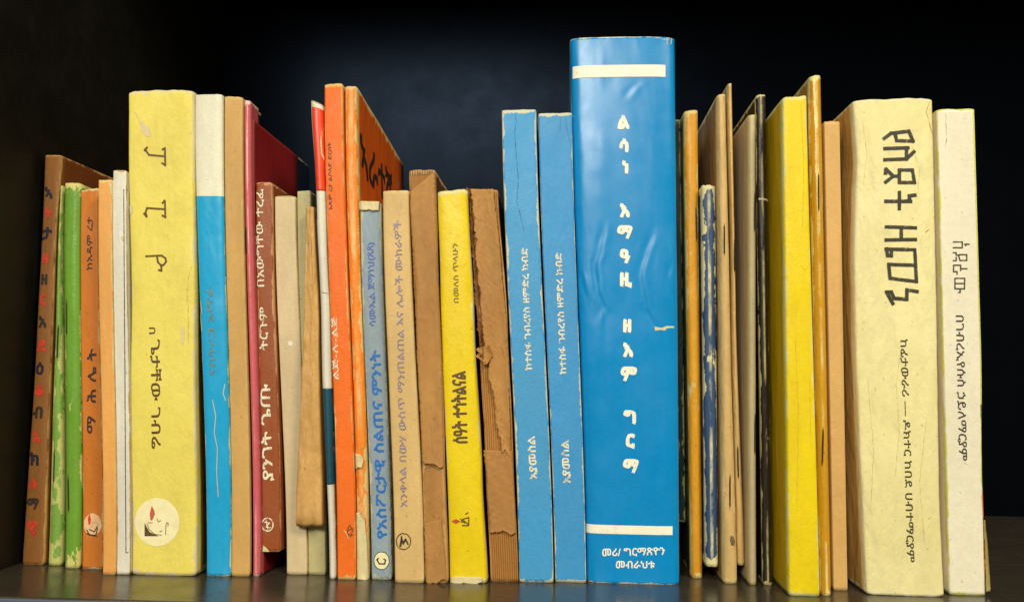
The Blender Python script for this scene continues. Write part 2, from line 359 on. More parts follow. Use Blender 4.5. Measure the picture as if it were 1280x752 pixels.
def stroke_deco(b, sh, root, lines, w, inkn, name):
    verts = []; faces = []
    for li, ln in enumerate(lines):
        P = []
        for (p, q) in zip(ln, ln[1:]):
            n = max(1, int(math.dist(p, q)/.8))
            P += [(p[0]+(q[0]-p[0])*i/n, p[1]+(q[1]-p[1])*i/n) for i in range(n)]
        P.append(tuple(ln[-1]))
        if name in ('crack', 'crease'):
            P = [(x+.35*n3(x*.1, z*.5, li+sh.i)*(0 < i < len(P)-1), z) for i, (x, z) in enumerate(P)]
            for i, ((xa, za), (xb, zb)) in enumerate(zip(P, P[1:])):
                d = Vector((xb-xa, zb-za)).normalized(); nr = Vector((-d.y, d.x))
                wa, wb = [w*.5*max(.12, .55+.9*n3(j*.35, li, sh.i))*min(1, .15+min(j, len(P)-1-j)*.25) for j in (i, i+1)]
                n0 = len(verts)
                verts += lay(b, sh, [(xa+nr.x*wa, za+nr.y*wa), (xa-nr.x*wa, za-nr.y*wa), (xb+nr.x*wb, zb+nr.y*wb), (xb-nr.x*wb, zb-nr.y*wb)], .17)
                faces.append((n0, n0+1, n0+3, n0+2))
            continue
        # square joins: each straight run is its own ribbon, lifted a hair so none share a plane
        for si, (p, q) in enumerate(zip(ln, ln[1:])):
            d = Vector((q[0]-p[0], q[1]-p[1]))
            if d.length < 1e-4: continue
            n = max(1, int(d.length/.8)); d.normalize(); nr = Vector((-d.y, d.x))*w/2
            a = Vector(p)-d*w*.42; e_ = Vector(q)+d*w*.42
            rough = w*.10
            pts = []
            for i in range(n+1):
                c = a+(e_-a)*i/n; j = 1+rough*n3(c.x*2, c.y*2, li)
                pts += [tuple(c+nr*j), tuple(c-nr*j)]
            n0 = len(verts); verts += lay(b, sh, pts, .2+.008*((si+li*3) % 7))
            faces += [(n0+2*i, n0+2*i+1, n0+2*i+3, n0+2*i+2) for i in range(n)]
    mesh_obj(name, verts, faces, MATS[inkn], root)
def fill_deco(b, sh, root, pts, inkn, name, off):
    cx = sum(p[0] for p in pts)/len(pts); cz = sum(p[1] for p in pts)/len(pts); rings = 4
    P = [(cx, cz)]
    for r in range(1, rings+1):
        P += [(cx+(x-cx)*r/rings, cz+(z-cz)*r/rings) for x, z in pts]
    n = len(pts); f = [(0, 1+i, 1+(i+1) % n) for i in range(n)]
    for r in range(rings-1):
        f += [(1+r*n+i, 1+(r+1)*n+i, 1+(r+1)*n+(i+1) % n, 1+r*n+(i+1) % n) for i in range(n)]
    mesh_obj(name, lay(b, sh, P, off), f, MATS[inkn], root)
def staple_deco(b, sh, root, a, c):
    # a wire lying on the fold, ends bent into the paper
    path = [(a, .0), (a, -.42), (c, -.42), (c, .0)]
    verts = []; faces = []; rad = .33
    ax = Vector((c[0]-a[0], c[1]-a[1])).normalized()
    pts = []
    n = 10
    for i in range(n+1):
        k = i/n; x = a[0]+(c[0]-a[0])*k; z = a[1]+(c[1]-a[1])*k; u, y = sh.at(x, z)
        lift = -.30*min(1, min(k, 1-k)*14)
        pts.append(Vector((x, y+lift+.25, z)))
    pts = [pts[0]+Vector((0, 1.2, 0))]+pts+[pts[-1]+Vector((0, 1.2, 0))]
    for i, p in enumerate(pts):
        t_ = (pts[min(i+1, len(pts)-1)]-pts[max(i-1, 0)]).normalized()
        s1 = t_.cross(Vector((1, 0, .01))).normalized(); s2 = t_.cross(s1)
        for q in range(6):
            an = q*math.pi/3; w_ = p+(s1*math.cos(an)+s2*math.sin(an))*rad
            verts.append(((w_.x-b['x'])/1000, w_.y/1000, (w_.z-b['z'])/1000))
    for i in range(len(pts)-1):
        for q in range(6): faces.append((i*6+q, i*6+(q+1) % 6, (i+1)*6+(q+1) % 6, (i+1)*6+q))
    mesh_obj('staple', verts, faces, MATS['staple'], root, True)
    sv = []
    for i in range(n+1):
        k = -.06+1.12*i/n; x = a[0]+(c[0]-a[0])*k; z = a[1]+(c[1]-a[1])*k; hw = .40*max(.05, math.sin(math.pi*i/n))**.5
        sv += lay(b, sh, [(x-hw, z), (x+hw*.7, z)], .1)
    mesh_obj('staple_slot_shade', sv, [(2*i, 2*i+1, 2*i+3, 2*i+2) for i in range(n)], MATS['slot_shade'], root)  # shadow of the slot under the wire, painted as a flat dark patch
def band_deco(b, sh, root, x0, x1, z1, z0, inkn, name):
    z1 = min(z1, sh.ztop(.5)-.1)
    nu, nz = 40, max(3, int((z1-z0)/2)); verts = []
    full = x0 is None
    for k in range(nz+1):
        zz = z0+(z1-z0)*k/nz
        for i in range(nu+1):
            u = i/nu
            if full:
                zt = min(sh.ztop(u)-.05, zz) if k == nz or zz > sh.ztop(u)-.05 else zz
                l, r = sh.lr(zz); x = l+(r-l)*u; verts.append(((x-b['x'])/1000, (sh.y(u, zz)-.07)/1000, (zt-b['z'])/1000))
            else:
                x = x0+(x1-x0)*u; verts += lay(b, sh, [(x, zz)], .2)
    f = [(k*(nu+1)+i, k*(nu+1)+i+1, (k+1)*(nu+1)+i+1, (k+1)*(nu+1)+i) for k in range(nz) for i in range(nu)]
    mesh_obj(name, verts, f, MATS[inkn], root, True)
def sheet_deco(b, sh, root, Lp, Rp, matn, lift, jag, name):
    """a leaf of paper with torn outline and real thickness lying on the spine"""
    zt = max(Lp[0][1], Rp[0][1]); zb = min(Lp[-1][1], Rp[-1][1]); H = zt-zb
    nz = max(6, int(H/.7)); nu = 14; verts = []; s0 = sh.seed+len(Lp)+H
    for layer in (0, 1):
        for k in range(nz+1):
            v = k/nz
            for i in range(nu+1):
                u = i/nu
                ztu = Lp[0][1]+(Rp[0][1]-Lp[0][1])*u; zbu = Lp[-1][1]+(Rp[-1][1]-Lp[-1][1])*u
                ztu -= jag*.5*abs(n3(u*5, s0, 3)); zbu += jag*(1.3*n3(u*3, s0, 1)+.6*n3(u*11, s0, 2))
                z = ztu+(zbu-ztu)*v
                l = interp(Lp, z)+jag*(.8*n3(z*.12, s0, 4)+.5*n3(z*.7, s0, 6)); r = interp(Rp, z)-jag*.35*abs(n3(z*.5, s0, 5))
                x = l+(r-l)*u
                uu, y = sh.at(x, z)
                edge = min(u*2, 1, (1-u)*3, (1-v)*H/3)
                lift_ = lift*1.35 if lift > .3 else lift
                curl = lift_*(.45+.55*(1-max(0, edge))**1.5) + (lift*.3*n3(x*.2, z*.08, s0) if lift > .2 else 0)
                th = .0 if layer else .22 if lift > .2 else .02
                verts.append(((x-b['x'])/1000, (y-.12-curl-th)/1000, (z-b['z'])/1000))
    N = (nz+1)*(nu+1); q = lambda k, i: k*(nu+1)+i
    f = [(q(k, i), q(k+1, i), q(k+1, i+1), q(k, i+1)) for k in range(nz) for i in range(nu)]
    f += [tuple(N+j for j in a[::-1]) for a in f]
    for k in range(nz):
        f += [(q(k, 0), N+q(k, 0), N+q(k+1, 0), q(k+1, 0)), (q(k, nu), q(k+1, nu), N+q(k+1, nu), N+q(k, nu))]
    for i in range(nu):
        f += [(q(0, i), q(0, i+1), N+q(0, i+1), N+q(0, i)), (q(nz, i), N+q(nz, i), N+q(nz, i+1), q(nz, i+1))]
    n = len(verts)
    mesh_obj(name, verts, f, MATS[matn], root, True, dict(edge_mm=[99.]*n, end_mm=[99.]*n, side=[0.]*n, across=[.2]*n))
def side_text(b, sh, root, s, dr, zc, h, inkn, bold):
    v, f, x0, x1, y0, y1 = text_mesh(s); verts = []; faces = []
    for ci in range(4):
        t_ = .5+ci*1.55; dx, dy = bold*3*math.cos(t_)*.5, bold*3*math.sin(t_)*.5
        n0 = len(verts)
        for px, py in v:
            d = dr[0]+(px-x0)/(x1-x0)*(dr[1]-dr[0])+dx; z = zc+(py-.36)/.72*h*.9+dy
            l, r = sh.lr(z); x = r+b['bdx']*(d/b['depth'])+.25*n3(d*.05, z*.02, sh.seed+3)*min(1, d/10)
            verts.append(((x+.25+ci*.01-b['x'])/1000, (sh.y(1, z)+d)/1000, (z-b['z'])/1000))
        faces += [tuple(i+n0 for i in q) for q in f]
    mesh_obj('lettering', verts, faces, MATS[inkn], root)
def wrapper_deco(b, sh, root, Lp, Rp, proud):
    nz, nu = 90, 26; verts = []; ea = []; en = []; zt, zb = Lp[0][1], Lp[-1][1]
    for k in range(nz+1):
        for i in range(nu+1):
            u = i/nu; zbu = zb+.9*n3(u*4, 3, 1)+.4*abs(2*u-1)**4-2*u*0; z = zt+(zbu-zt)*k/nz
            l, r = interp(Lp, z), interp(Rp, z)
            l += .3*n3(z*.1, 3, 3)
            x = l+(r-l)*min(1, max(0, (u-.1)/.8))
            y = -proud+2.0*superell(u, 3.0)+.7*n3(u*2, z*.05, 77)+.35*n3(u*6, z*.2, 7)
            if u < .1: y += (.1-u)*60
            if u > .9: y += (u-.9)*60
            fall = (k/nz-.965)/.035
            if fall > 0: y += 1.6*fall*fall
            verts.append(((x-b['x'])/1000, y/1000, (z-b['z'])/1000)); ea.append(min(u, 1-u)*(r-l)); en.append(min(zt-z, z-zbu))
    n = len(verts)
    f = [(k*(nu+1)+i, (k+1)*(nu+1)+i, (k+1)*(nu+1)+i+1, k*(nu+1)+i+1) for k in range(nz) for i in range(nu)]
    o = mesh_obj('paper_wrapper', verts, f, MATS['wrapper'], root, True, dict(edge_mm=ea, end_mm=en, side=[0.]*n, across=[.2]*n))
    m = o.modifiers.new('thickness', 'SOLIDIFY'); m.thickness = .0007; m.offset = -1
    o['label'] = 'torn brown paper wrapper with creased lower end'

BOOKS = [
  {'kind': 'book', 'label': 'brown card book at the left end of the row with red and blue letters', 'cat': 'book', 'x': -240.7, 'y': 6.9, 'z': 0.0, 'L': [[-245.96, 188.89], [-245.32, 151.53], [-245.06, 88.77], [-245.77, 0.0]], 'R': [[-237.96, 188.87], [-238.93, 151.54], [-237.8, 88.85], [-235.62, 0.0]], 'mat': 'brown_card', 'rnd': 1.5, 'n': 5, 'depth': 140, 'rag': 0.35, 'wob': 0.25, 'rib': 0, 'bdx': 0, 'decos': [['glyphs', [['ኣ', [-242.96, 170.9], 5.37], ['ታ', [-242.61, 151.53], 5.37], ['ዕ', [-242.38, 88.8], 5.02], ['ክ', [-242.59, 47.49], 5.37]], 0.36, 'ink_blue'], ['glyphs', [['ት', [-242.6, 161.39], 4.3], ['ዘ', [-242.7, 139.83], 4.3], ['ር', [-242.71, 120.34], 4.66], ['ደ', [-242.23, 99.14], 5.02], ['ቆ', [-242.15, 78.5], 4.66], ['አ', [-242.04, 57.31], 5.02], ['ሉ', [-242.3, 36.29], 4.3], ['ዊ', [-241.85, 16.19], 5.37]], 0.36, 'ink_red'], ['glyphs', [['ዘ', [-242.7, 130.06], 4.66], ['አ', [-242.31, 110.28], 5.02], ['ብ', [-242.33, 68.61], 5.02], ['ማ', [-242.14, 27.3], 4.66]], 0.36, 'ink_dark']]},
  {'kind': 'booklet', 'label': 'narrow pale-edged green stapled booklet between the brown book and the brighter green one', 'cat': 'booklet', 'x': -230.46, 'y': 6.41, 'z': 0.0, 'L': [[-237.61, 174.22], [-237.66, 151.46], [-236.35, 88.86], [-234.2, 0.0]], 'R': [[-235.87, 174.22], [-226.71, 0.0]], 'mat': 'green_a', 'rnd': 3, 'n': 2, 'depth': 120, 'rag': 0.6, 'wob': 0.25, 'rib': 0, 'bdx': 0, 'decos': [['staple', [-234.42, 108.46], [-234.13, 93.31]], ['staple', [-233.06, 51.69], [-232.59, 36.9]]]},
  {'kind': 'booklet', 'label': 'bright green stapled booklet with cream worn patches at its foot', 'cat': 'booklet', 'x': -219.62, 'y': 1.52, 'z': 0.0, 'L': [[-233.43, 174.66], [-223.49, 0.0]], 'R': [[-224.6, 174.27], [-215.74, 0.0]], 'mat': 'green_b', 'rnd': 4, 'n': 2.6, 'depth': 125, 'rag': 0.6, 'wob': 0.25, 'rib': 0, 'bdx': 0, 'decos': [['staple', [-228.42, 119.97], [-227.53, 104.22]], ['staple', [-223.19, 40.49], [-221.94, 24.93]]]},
  {'kind': 'book', 'label': 'rusty orange book with black spaced title and round lamp emblem at its foot', 'cat': 'book', 'x': -209.82, 'y': 1.52, 'z': 0.0, 'L': [[-224.33, 170.89], [-214.57, 0.0]], 'R': [[-216.08, 172.01], [-205.07, 0.0]], 'mat': 'rust', 'rnd': 1, 'n': 8, 'depth': 130, 'rag': 0.35, 'wob': 0.25, 'rib': 0, 'bdx': 0, 'decos': [['text', 'ማ  ሕ ሌ ት', [-213.46, 59.92], [-214.94, 97.78], 4.24, 'ink_dark', 0.16, 'lettering', 0], ['text', 'ከአዳም ረታ', [-218.22, 134.04], [-219.36, 158.54], 2.83, 'ink_dark', 0.05, 'lettering', 0], ['fill', [[-206.49, 19.63], [-206.43, 18.5], [-206.87, 17.45], [-207.21, 16.61], [-207.75, 15.86], [-208.59, 15.12], [-209.38, 14.63], [-210.28, 14.58], [-211.17, 14.85], [-212.07, 15.17], [-212.93, 15.59], [-213.46, 16.32], [-214.09, 17.32], [-214.54, 18.39], [-214.49, 19.45], [-214.57, 20.57], [-214.41, 21.65], [-213.8, 22.53], [-213.28, 23.22], [-212.58, 23.88], [-211.69, 24.43], [-210.82, 24.58], [-209.88, 24.31], [-209.06, 23.88], [-208.21, 23.42], [-207.47, 22.76], [-207.11, 21.79], [-206.63, 20.7]], 'disc_cream', 'emblem', 0.12], ['fill', [[-212.39, 19.5], [-212.89, 21.95], [-212.29, 24.43], [-211.41, 21.98], [-211.65, 19.51]], 'ink_red', 'emblem', 0.2], ['stroke', [[[-212.99, 17.02], [-211.77, 14.94], [-208.83, 15.01], [-208.24, 17.83]], [[-211.91, 17.4], [-209.64, 16.4], [-208.3, 18.89]], [[-212.92, 15.62], [-208.42, 14.32]]], 0.46, 'ink_dark', 'emblem']]},
  {'kind': 'book', 'label': 'pale orange card book with chipped cream corner at the top right of its spine', 'cat': 'book', 'x': -196.9, 'y': -8.37, 'z': 0.0, 'L': [[-210.81, 173.54], [-199.75, 0.0]], 'R': [[-204.5, 173.54], [-194.04, 0.0]], 'mat': 'apricot', 'rnd': 1, 'n': 7, 'depth': 130, 'rag': 0.35, 'wob': 0.25, 'rib': 0, 'bdx': 0, 'decos': [['fill', [[-205.99, 173.72], [-204.31, 173.54], [-204.02, 164.41], [-204.69, 166.59], [-205.23, 169.88]], 'torn_cream', 'worn_patch', 0.12]]},
  {'kind': 'book', 'label': 'slim white book with a thin black rule line down its spine', 'cat': 'book', 'x': -190.96, 'y': -7.65, 'z': 0.0, 'L': [[-204.65, 178.1], [-193.94, 0.0]], 'R': [[-198.41, 178.09], [-187.97, 0.0]], 'mat': 'white_card', 'rnd': 1, 'n': 7, 'depth': 135, 'rag': 0.35, 'wob': 0.25, 'rib': 0, 'bdx': 0, 'decos': [['stroke', [[[-197.79, 169.3], [-199.16, 169.3], [-190.06, 9.52], [-188.31, 9.56]]], 0.31, 'ink_dark', 'rule_line'], ['fill', [[-199.47, 147.83], [-198.75, 148.19], [-197.96, 147.11], [-198.27, 146.02], [-199.03, 146.38]], 'torn_cream', 'worn_patch', 0.12]]},
  {'kind': 'book', 'label': 'thick pale yellow book with widely spaced dark letters and lamp emblem on pink disc', 'cat': 'book', 'x': -173.42, 'y': -6.69, 'z': 0.0, 'L': [[-200.16, 214.65], [-199.5, 201.61], [-193.45, 103.43], [-187.88, 0.0]], 'R': [[-169.4, 215.53], [-167.98, 183.02], [-164.47, 110.81], [-158.95, 0.0]], 'mat': 'yellow_old', 'rnd': 2.2, 'n': 6, 'depth': 165, 'rag': 0.9, 'wob': 0.5, 'rib': 0, 'bdx': 0, 'decos': [['stroke', [[[-190.6, 188.12], [-189.65, 186.61], [-188.73, 185.42], [-181.31, 184.75]], [[-181.48, 188.31], [-181.01, 180.56]]], 0.8, 'ink_brown', 'lettering'], ['stroke', [[[-181.49, 188.52], [-182.54, 187.88]], [[-181.02, 180.78], [-182.47, 181.64]], [[-190.78, 187.48], [-189.76, 188.77]]], 0.9, 'ink_brown', 'lettering'], ['stroke', [[[-188.46, 157.48], [-188.98, 159.18], [-188.42, 161.1], [-180.08, 160.57]], [[-180.36, 164.3], [-179.8, 156.85]]], 0.8, 'ink_brown', 'lettering'], ['stroke', [[[-180.48, 164.51], [-181.4, 163.45]], [[-179.81, 157.06], [-181.13, 157.7]], [[-188.45, 157.26], [-189.6, 158.54]]], 0.9, 'ink_brown', 'lettering'], ['stroke', [[[-187.8, 139.24], [-182.76, 139.58], [-180.61, 139.59], [-178.94, 138.43], [-178.55, 136.96], [-179.66, 135.38], [-180.95, 135.37], [-182.3, 136.73], [-182.85, 139.26]], [[-180.72, 135.06], [-180.4, 132.74], [-181.7, 133.16]]], 0.8, 'ink_brown', 'lettering'], ['text', 'በ', [-183.45, 107.44], [-183.31, 104.59], 3.11, 'ink_brown', 0.06, 'lettering', 0], ['text', 'ጌታቸው ገብሬ', [-181.74, 102.12], [-179.11, 54.36], 4.5, 'ink_brown', 0.1, 'lettering', 0], ['fill', [[-167.25, 22.85], [-167.18, 21.77], [-167.44, 20.7], [-167.59, 19.69], [-167.86, 18.69], [-168.41, 17.69], [-168.88, 16.74], [-169.45, 15.92], [-170.25, 15.21], [-170.98, 14.52], [-171.8, 13.84], [-172.77, 13.29], [-173.7, 12.95], [-174.69, 12.73], [-175.73, 12.51], [-176.76, 12.33], [-177.82, 12.34], [-178.84, 12.56], [-179.89, 12.89], [-180.9, 13.2], [-181.79, 13.58], [-182.74, 14.14], [-183.63, 14.87], [-184.32, 15.65], [-185.08, 16.43], [-185.74, 17.27], [-186.14, 18.23], [-186.65, 19.26], [-187.02, 20.29], [-187.1, 21.34], [-187.3, 22.41], [-187.35, 23.49], [-187.1, 24.55], [-186.96, 25.58], [-186.68, 26.63], [-186.13, 27.64], [-185.68, 28.53], [-185.08, 29.32], [-184.28, 30.1], [-183.56, 30.87], [-182.73, 31.52], [-181.75, 31.96], [-180.82, 32.29], [-179.82, 32.61], [-178.78, 32.9], [-177.74, 33.01], [-176.68, 32.89], [-175.65, 32.67], [-174.6, 32.46], [-173.59, 32.18], [-172.7, 31.71], [-171.73, 31.06], [-170.86, 30.36], [-170.18, 29.66], [-169.41, 28.89], [-168.77, 27.99], [-168.37, 26.99], [-167.85, 25.99], [-167.51, 24.98], [-167.43, 23.93]], 'disc_pink', 'emblem', 0.12], ['fill', [[-180.16, 23.6], [-180.64, 25.99], [-179.92, 29.79], [-178.75, 27.75], [-178.31, 26.04], [-179.11, 23.96], [-179.61, 23.27]], 'ink_flame', 'emblem', 0.2], ['fill', [[-182.78, 22.17], [-181.76, 19.45], [-180.45, 18.45], [-178.25, 17.3], [-176.07, 16.67], [-182.51, 16.52]], 'ink_brown', 'emblem', 0.2], ['stroke', [[[-181.35, 22.27], [-179.21, 22.38]], [[-181.69, 21.85], [-180.5, 19.48], [-177.9, 17.48], [-175.03, 17.2]], [[-177.32, 24.17], [-176.54, 22.82], [-175.49, 23.36]], [[-173.14, 17.42], [-173.22, 21.35], [-172.84, 22.56], [-172.22, 22.23], [-172.34, 21.03]], [[-175.8, 18.55], [-174.76, 19.09]]], 0.28, 'ink_brown', 'emblem'], ['fill', [[-193.6, 198.98], [-192.61, 201.57], [-191.01, 199.33], [-189.09, 198.21], [-188.18, 194.88], [-188.48, 193.4], [-190.76, 194.15], [-191.95, 195.63], [-193.1, 196.38]], 'torn_cream', 'worn_patch', 0.12], ['stroke', [[[-196.16, 205.3], [-194.1, 201.58], [-191.68, 197.86]]], 0.35, 'torn_cream', 'worn_patch'], ['fill', [[-196.99, 162.19], [-195.51, 162.19], [-194.99, 159.27], [-195.66, 157.81], [-196.79, 158.17]], 'torn_cream', 'worn_patch', 0.12], ['stroke', [[[-166.66, 135.81], [-167.88, 130.42], [-168.22, 121.47], [-167.02, 110.78], [-166.91, 100.14]]], 0.24, 'ink_yellowdark', 'crease'], ['stroke', [[[-180.15, 150.21], [-177.4, 146.59], [-176.0, 148.04]]], 0.17, 'ink_yellowdark', 'crease'], ['fill', [[-170.13, 107.2], [-169.07, 107.92], [-168.46, 102.25], [-169.07, 99.76], [-169.89, 101.88]], 'torn_cream', 'worn_patch', 0.12]]},
  {'kind': 'book', 'label': 'glossy book with white head above bright blue body, beside the thick pale yellow book', 'cat': 'book', 'x': -149.55, 'y': -5.84, 'z': 0.0, 'L': [[-169.3, 213.58], [-155.02, 0.0]], 'R': [[-156.28, 213.48], [-144.07, 0.0]], 'mat': 'white_blue', 'rnd': 2.0, 'n': 4, 'depth': 135, 'rag': 0.35, 'wob': 0.25, 'rib': 0, 'bdx': 0, 'decos': [['text', 'ናስትረጋ አማራ', [-155.45, 86.51], [-158.55, 125.91], 3.12, 'ink_gold', 0.08, 'lettering', 0], ['band', None, None, 216.47, 166.74, 'white_gloss', 'white_head'], ['stroke', [[[-162.65, 119.44], [-161.74, 115.16], [-162.36, 112.66], [-161.36, 106.26]]], 0.31, 'torn_cream', 'worn_patch'], ['stroke', [[[-155.0, 75.63], [-153.27, 68.66], [-153.7, 61.68], [-151.98, 54.76], [-151.91, 44.37], [-150.77, 34.05]]], 0.31, 'torn_cream', 'worn_patch'], ['stroke', [[[-149.88, 82.72], [-150.43, 78.5], [-149.24, 75.71]]], 0.31, 'torn_cream', 'worn_patch']]},
  {'kind': 'book', 'label': 'tan card book between the white and blue book and the pink booklet', 'cat': 'book', 'x': -139.94, 'y': -5.01, 'z': 0.0, 'L': [[-155.74, 212.63], [-143.97, 0.0]], 'R': [[-147.29, 212.57], [-135.92, 0.0]], 'mat': 'tan_card', 'rnd': 1, 'n': 7, 'depth': 24, 'rag': 0.35, 'wob': 0.25, 'rib': 0, 'bdx': 0, 'decos': []},
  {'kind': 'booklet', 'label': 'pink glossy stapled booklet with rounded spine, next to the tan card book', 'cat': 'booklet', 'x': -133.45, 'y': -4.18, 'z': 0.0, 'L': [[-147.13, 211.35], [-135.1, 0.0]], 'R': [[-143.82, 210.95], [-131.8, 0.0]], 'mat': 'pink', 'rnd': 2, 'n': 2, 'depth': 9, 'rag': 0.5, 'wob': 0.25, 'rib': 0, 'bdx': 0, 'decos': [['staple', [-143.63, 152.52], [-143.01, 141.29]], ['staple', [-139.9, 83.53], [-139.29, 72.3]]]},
  {'kind': 'booklet', 'label': 'tall maroon booklet set back between the pink booklet and the brown book', 'cat': 'booklet', 'x': -131.6, 'y': -0.8, 'z': 0.0, 'L': [[-143.27, 203.03], [-131.54, 0.0]], 'R': [[-143.32, 203.02], [-131.66, 0.0]], 'mat': 'maroon', 'rnd': 1, 'n': 2, 'depth': 66, 'rag': 0.35, 'wob': 0.25, 'rib': 0, 'bdx': 0, 'decos': [['sidetext', 'ትዝታ', [6, 44], 182.92, 8.78, 'ink_maroon', 0.2]]},
  {'kind': 'book', 'label': 'reddish brown book with white handwritten lettering and small white ring, wedged above the shelf', 'cat': 'book', 'x': -128.02, 'y': -1.69, 'z': 10.2, 'L': [[-140.73, 173.85], [-132.13, 10.2]], 'R': [[-133.33, 173.84], [-123.92, 10.2]], 'mat': 'red_brown', 'rnd': 1.5, 'n': 5, 'depth': 110, 'rag': 0.35, 'wob': 0.25, 'rib': 0, 'bdx': 0, 'decos': [['text', 'ያንገት ጌጡ', [-130.38, 40.85], [-133.16, 82.89], 4.91, 'ink_white', 0.18, 'lettering', 1], ['text', 'ትርጉም', [-134.26, 98.15], [-135.32, 117.11], 3.86, 'ink_white', 0.1, 'lettering', 1], ['text', 'በአውግቸው ተረፈ', [-136.95, 126.46], [-139.12, 170.53], 3.86, 'ink_white', 0.08, 'lettering', 1], ['stroke', [[[-127.37, 21.89], [-127.36, 21.3], [-127.59, 20.75], [-127.79, 20.28], [-128.1, 19.86], [-128.56, 19.47], [-129.0, 19.18], [-129.5, 19.08], [-130.03, 19.13], [-130.55, 19.24], [-131.05, 19.4], [-131.44, 19.71], [-131.84, 20.17], [-132.15, 20.68], [-132.25, 21.21], [-132.37, 21.78], [-132.38, 22.36], [-132.15, 22.9], [-131.95, 23.38], [-131.64, 23.83], [-131.18, 24.23], [-130.74, 24.48], [-130.23, 24.55], [-129.71, 24.52], [-129.19, 24.46], [-128.69, 24.29], [-128.3, 23.94], [-127.9, 23.48], [-127.59, 22.98], [-127.49, 22.46], [-127.37, 21.89]]], 0.56, 'ink_white', 'emblem'], ['stroke', [[[-131.16, 22.84], [-129.0, 22.54], [-130.37, 20.79], [-128.57, 20.48]], [[-130.47, 23.54], [-129.62, 19.77]]], 0.42, 'ink_white', 'emblem'], ['fill', [[-131.76, 10.1], [-131.51, 12.85], [-130.04, 11.86], [-128.56, 10.18]], 'torn_cream', 'worn_patch', 0.12]]},
  {'kind': 'book', 'label': 'short cream card book between the reddish brown book and the torn brown wrapper', 'cat': 'book', 'x': -116.99, 'y': 1.1, 'z': 0.0, 'L': [[-132.95, 168.16], [-121.63, 0.0]], 'R': [[-123.32, 168.16], [-117.33, 75.97], [-112.35, 0.0]], 'mat': 'cream_card', 'rnd': 1, 'n': 8, 'depth': 120, 'rag': 0.35, 'wob': 0.25, 'rib': 0, 'bdx': 0, 'decos': [['fill', [[-122.1, 101.23], [-122.28, 100.54], [-122.88, 100.12], [-123.59, 100.15], [-124.22, 100.55], [-124.41, 101.21], [-124.24, 101.91], [-123.68, 102.32], [-122.95, 102.29], [-122.34, 101.89]], 'white_gloss', 'sticker', 0.12]]},
  {'kind': 'book', 'label': 'cream book with torn brown paper wrapper hanging loose over its spine', 'cat': 'book', 'x': -108.38, 'y': 2.23, 'z': 0.0, 'L': [[-122.92, 170.62], [-112.26, 0.0]], 'R': [[-116.71, 170.98], [-104.5, 0.0]], 'mat': 'olive_cream', 'rnd': 1, 'n': 8, 'depth': 120, 'rag': 0.35, 'wob': 0.25, 'rib': 0, 'bdx': 0, 'decos': [['wrapper', [[-116.43, 162.12], [-115.92, 111.78], [-116.97, 21.48]], [[-113.1, 162.12], [-109.23, 108.23], [-105.08, 20.01]], 7]]},
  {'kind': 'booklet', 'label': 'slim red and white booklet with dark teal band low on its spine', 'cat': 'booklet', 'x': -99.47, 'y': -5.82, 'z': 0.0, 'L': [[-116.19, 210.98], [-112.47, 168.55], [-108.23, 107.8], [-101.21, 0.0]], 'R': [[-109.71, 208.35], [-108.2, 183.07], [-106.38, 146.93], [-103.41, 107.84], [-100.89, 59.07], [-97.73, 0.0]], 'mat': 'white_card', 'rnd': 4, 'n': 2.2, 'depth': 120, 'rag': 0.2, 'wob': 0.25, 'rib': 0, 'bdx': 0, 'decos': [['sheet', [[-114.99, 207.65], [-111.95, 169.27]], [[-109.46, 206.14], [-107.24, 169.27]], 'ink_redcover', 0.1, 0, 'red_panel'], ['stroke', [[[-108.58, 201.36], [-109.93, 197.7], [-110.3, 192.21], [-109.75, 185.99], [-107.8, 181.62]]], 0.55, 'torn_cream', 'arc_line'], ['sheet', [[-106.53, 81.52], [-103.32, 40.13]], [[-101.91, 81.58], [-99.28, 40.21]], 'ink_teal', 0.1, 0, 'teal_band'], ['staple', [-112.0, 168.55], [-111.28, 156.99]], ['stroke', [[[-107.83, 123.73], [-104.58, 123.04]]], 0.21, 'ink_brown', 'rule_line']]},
  {'kind': 'book', 'label': 'bright orange book with tiny black title above white lettering', 'cat': 'book', 'x': -93.32, 'y': -5.82, 'z': 0.0, 'L': [[-109.49, 217.58], [-97.25, 0.0]], 'R': [[-101.23, 218.25], [-89.4, 0.0]], 'mat': 'orange', 'rnd': 1.2, 'n': 6, 'depth': 140, 'rag': 0.35, 'wob': 0.25, 'rib': 0, 'bdx': 0, 'decos': [['text', 'አዳም ረታ ልቦለድ ድርሰት', [-104.81, 160.6], [-106.27, 191.09], 1.73, 'ink_dark', 0.03, 'lettering', 0], ['text', 'ልጅ-ሉ-ልጅ', [-100.25, 85.44], [-101.77, 112.8], 2.77, 'ink_white', 0.06, 'lettering', 0], ['stroke', [[[-92.81, 22.64], [-93.44, 20.25], [-92.69, 18.24]], [[-92.48, 23.33], [-91.02, 20.99], [-91.99, 18.26]], [[-93.11, 20.94], [-91.04, 21.66]], [[-93.07, 19.25], [-90.96, 18.96]]], 0.35, 'ink_brown', 'emblem'], ['stroke', [[[-94.86, 20.9], [-93.41, 19.24]]], 0.35, 'torn_cream', 'worn_patch'], ['stroke', [[[-93.41, 19.24], [-92.67, 17.56]]], 0.35, 'torn_cream', 'worn_patch']]},
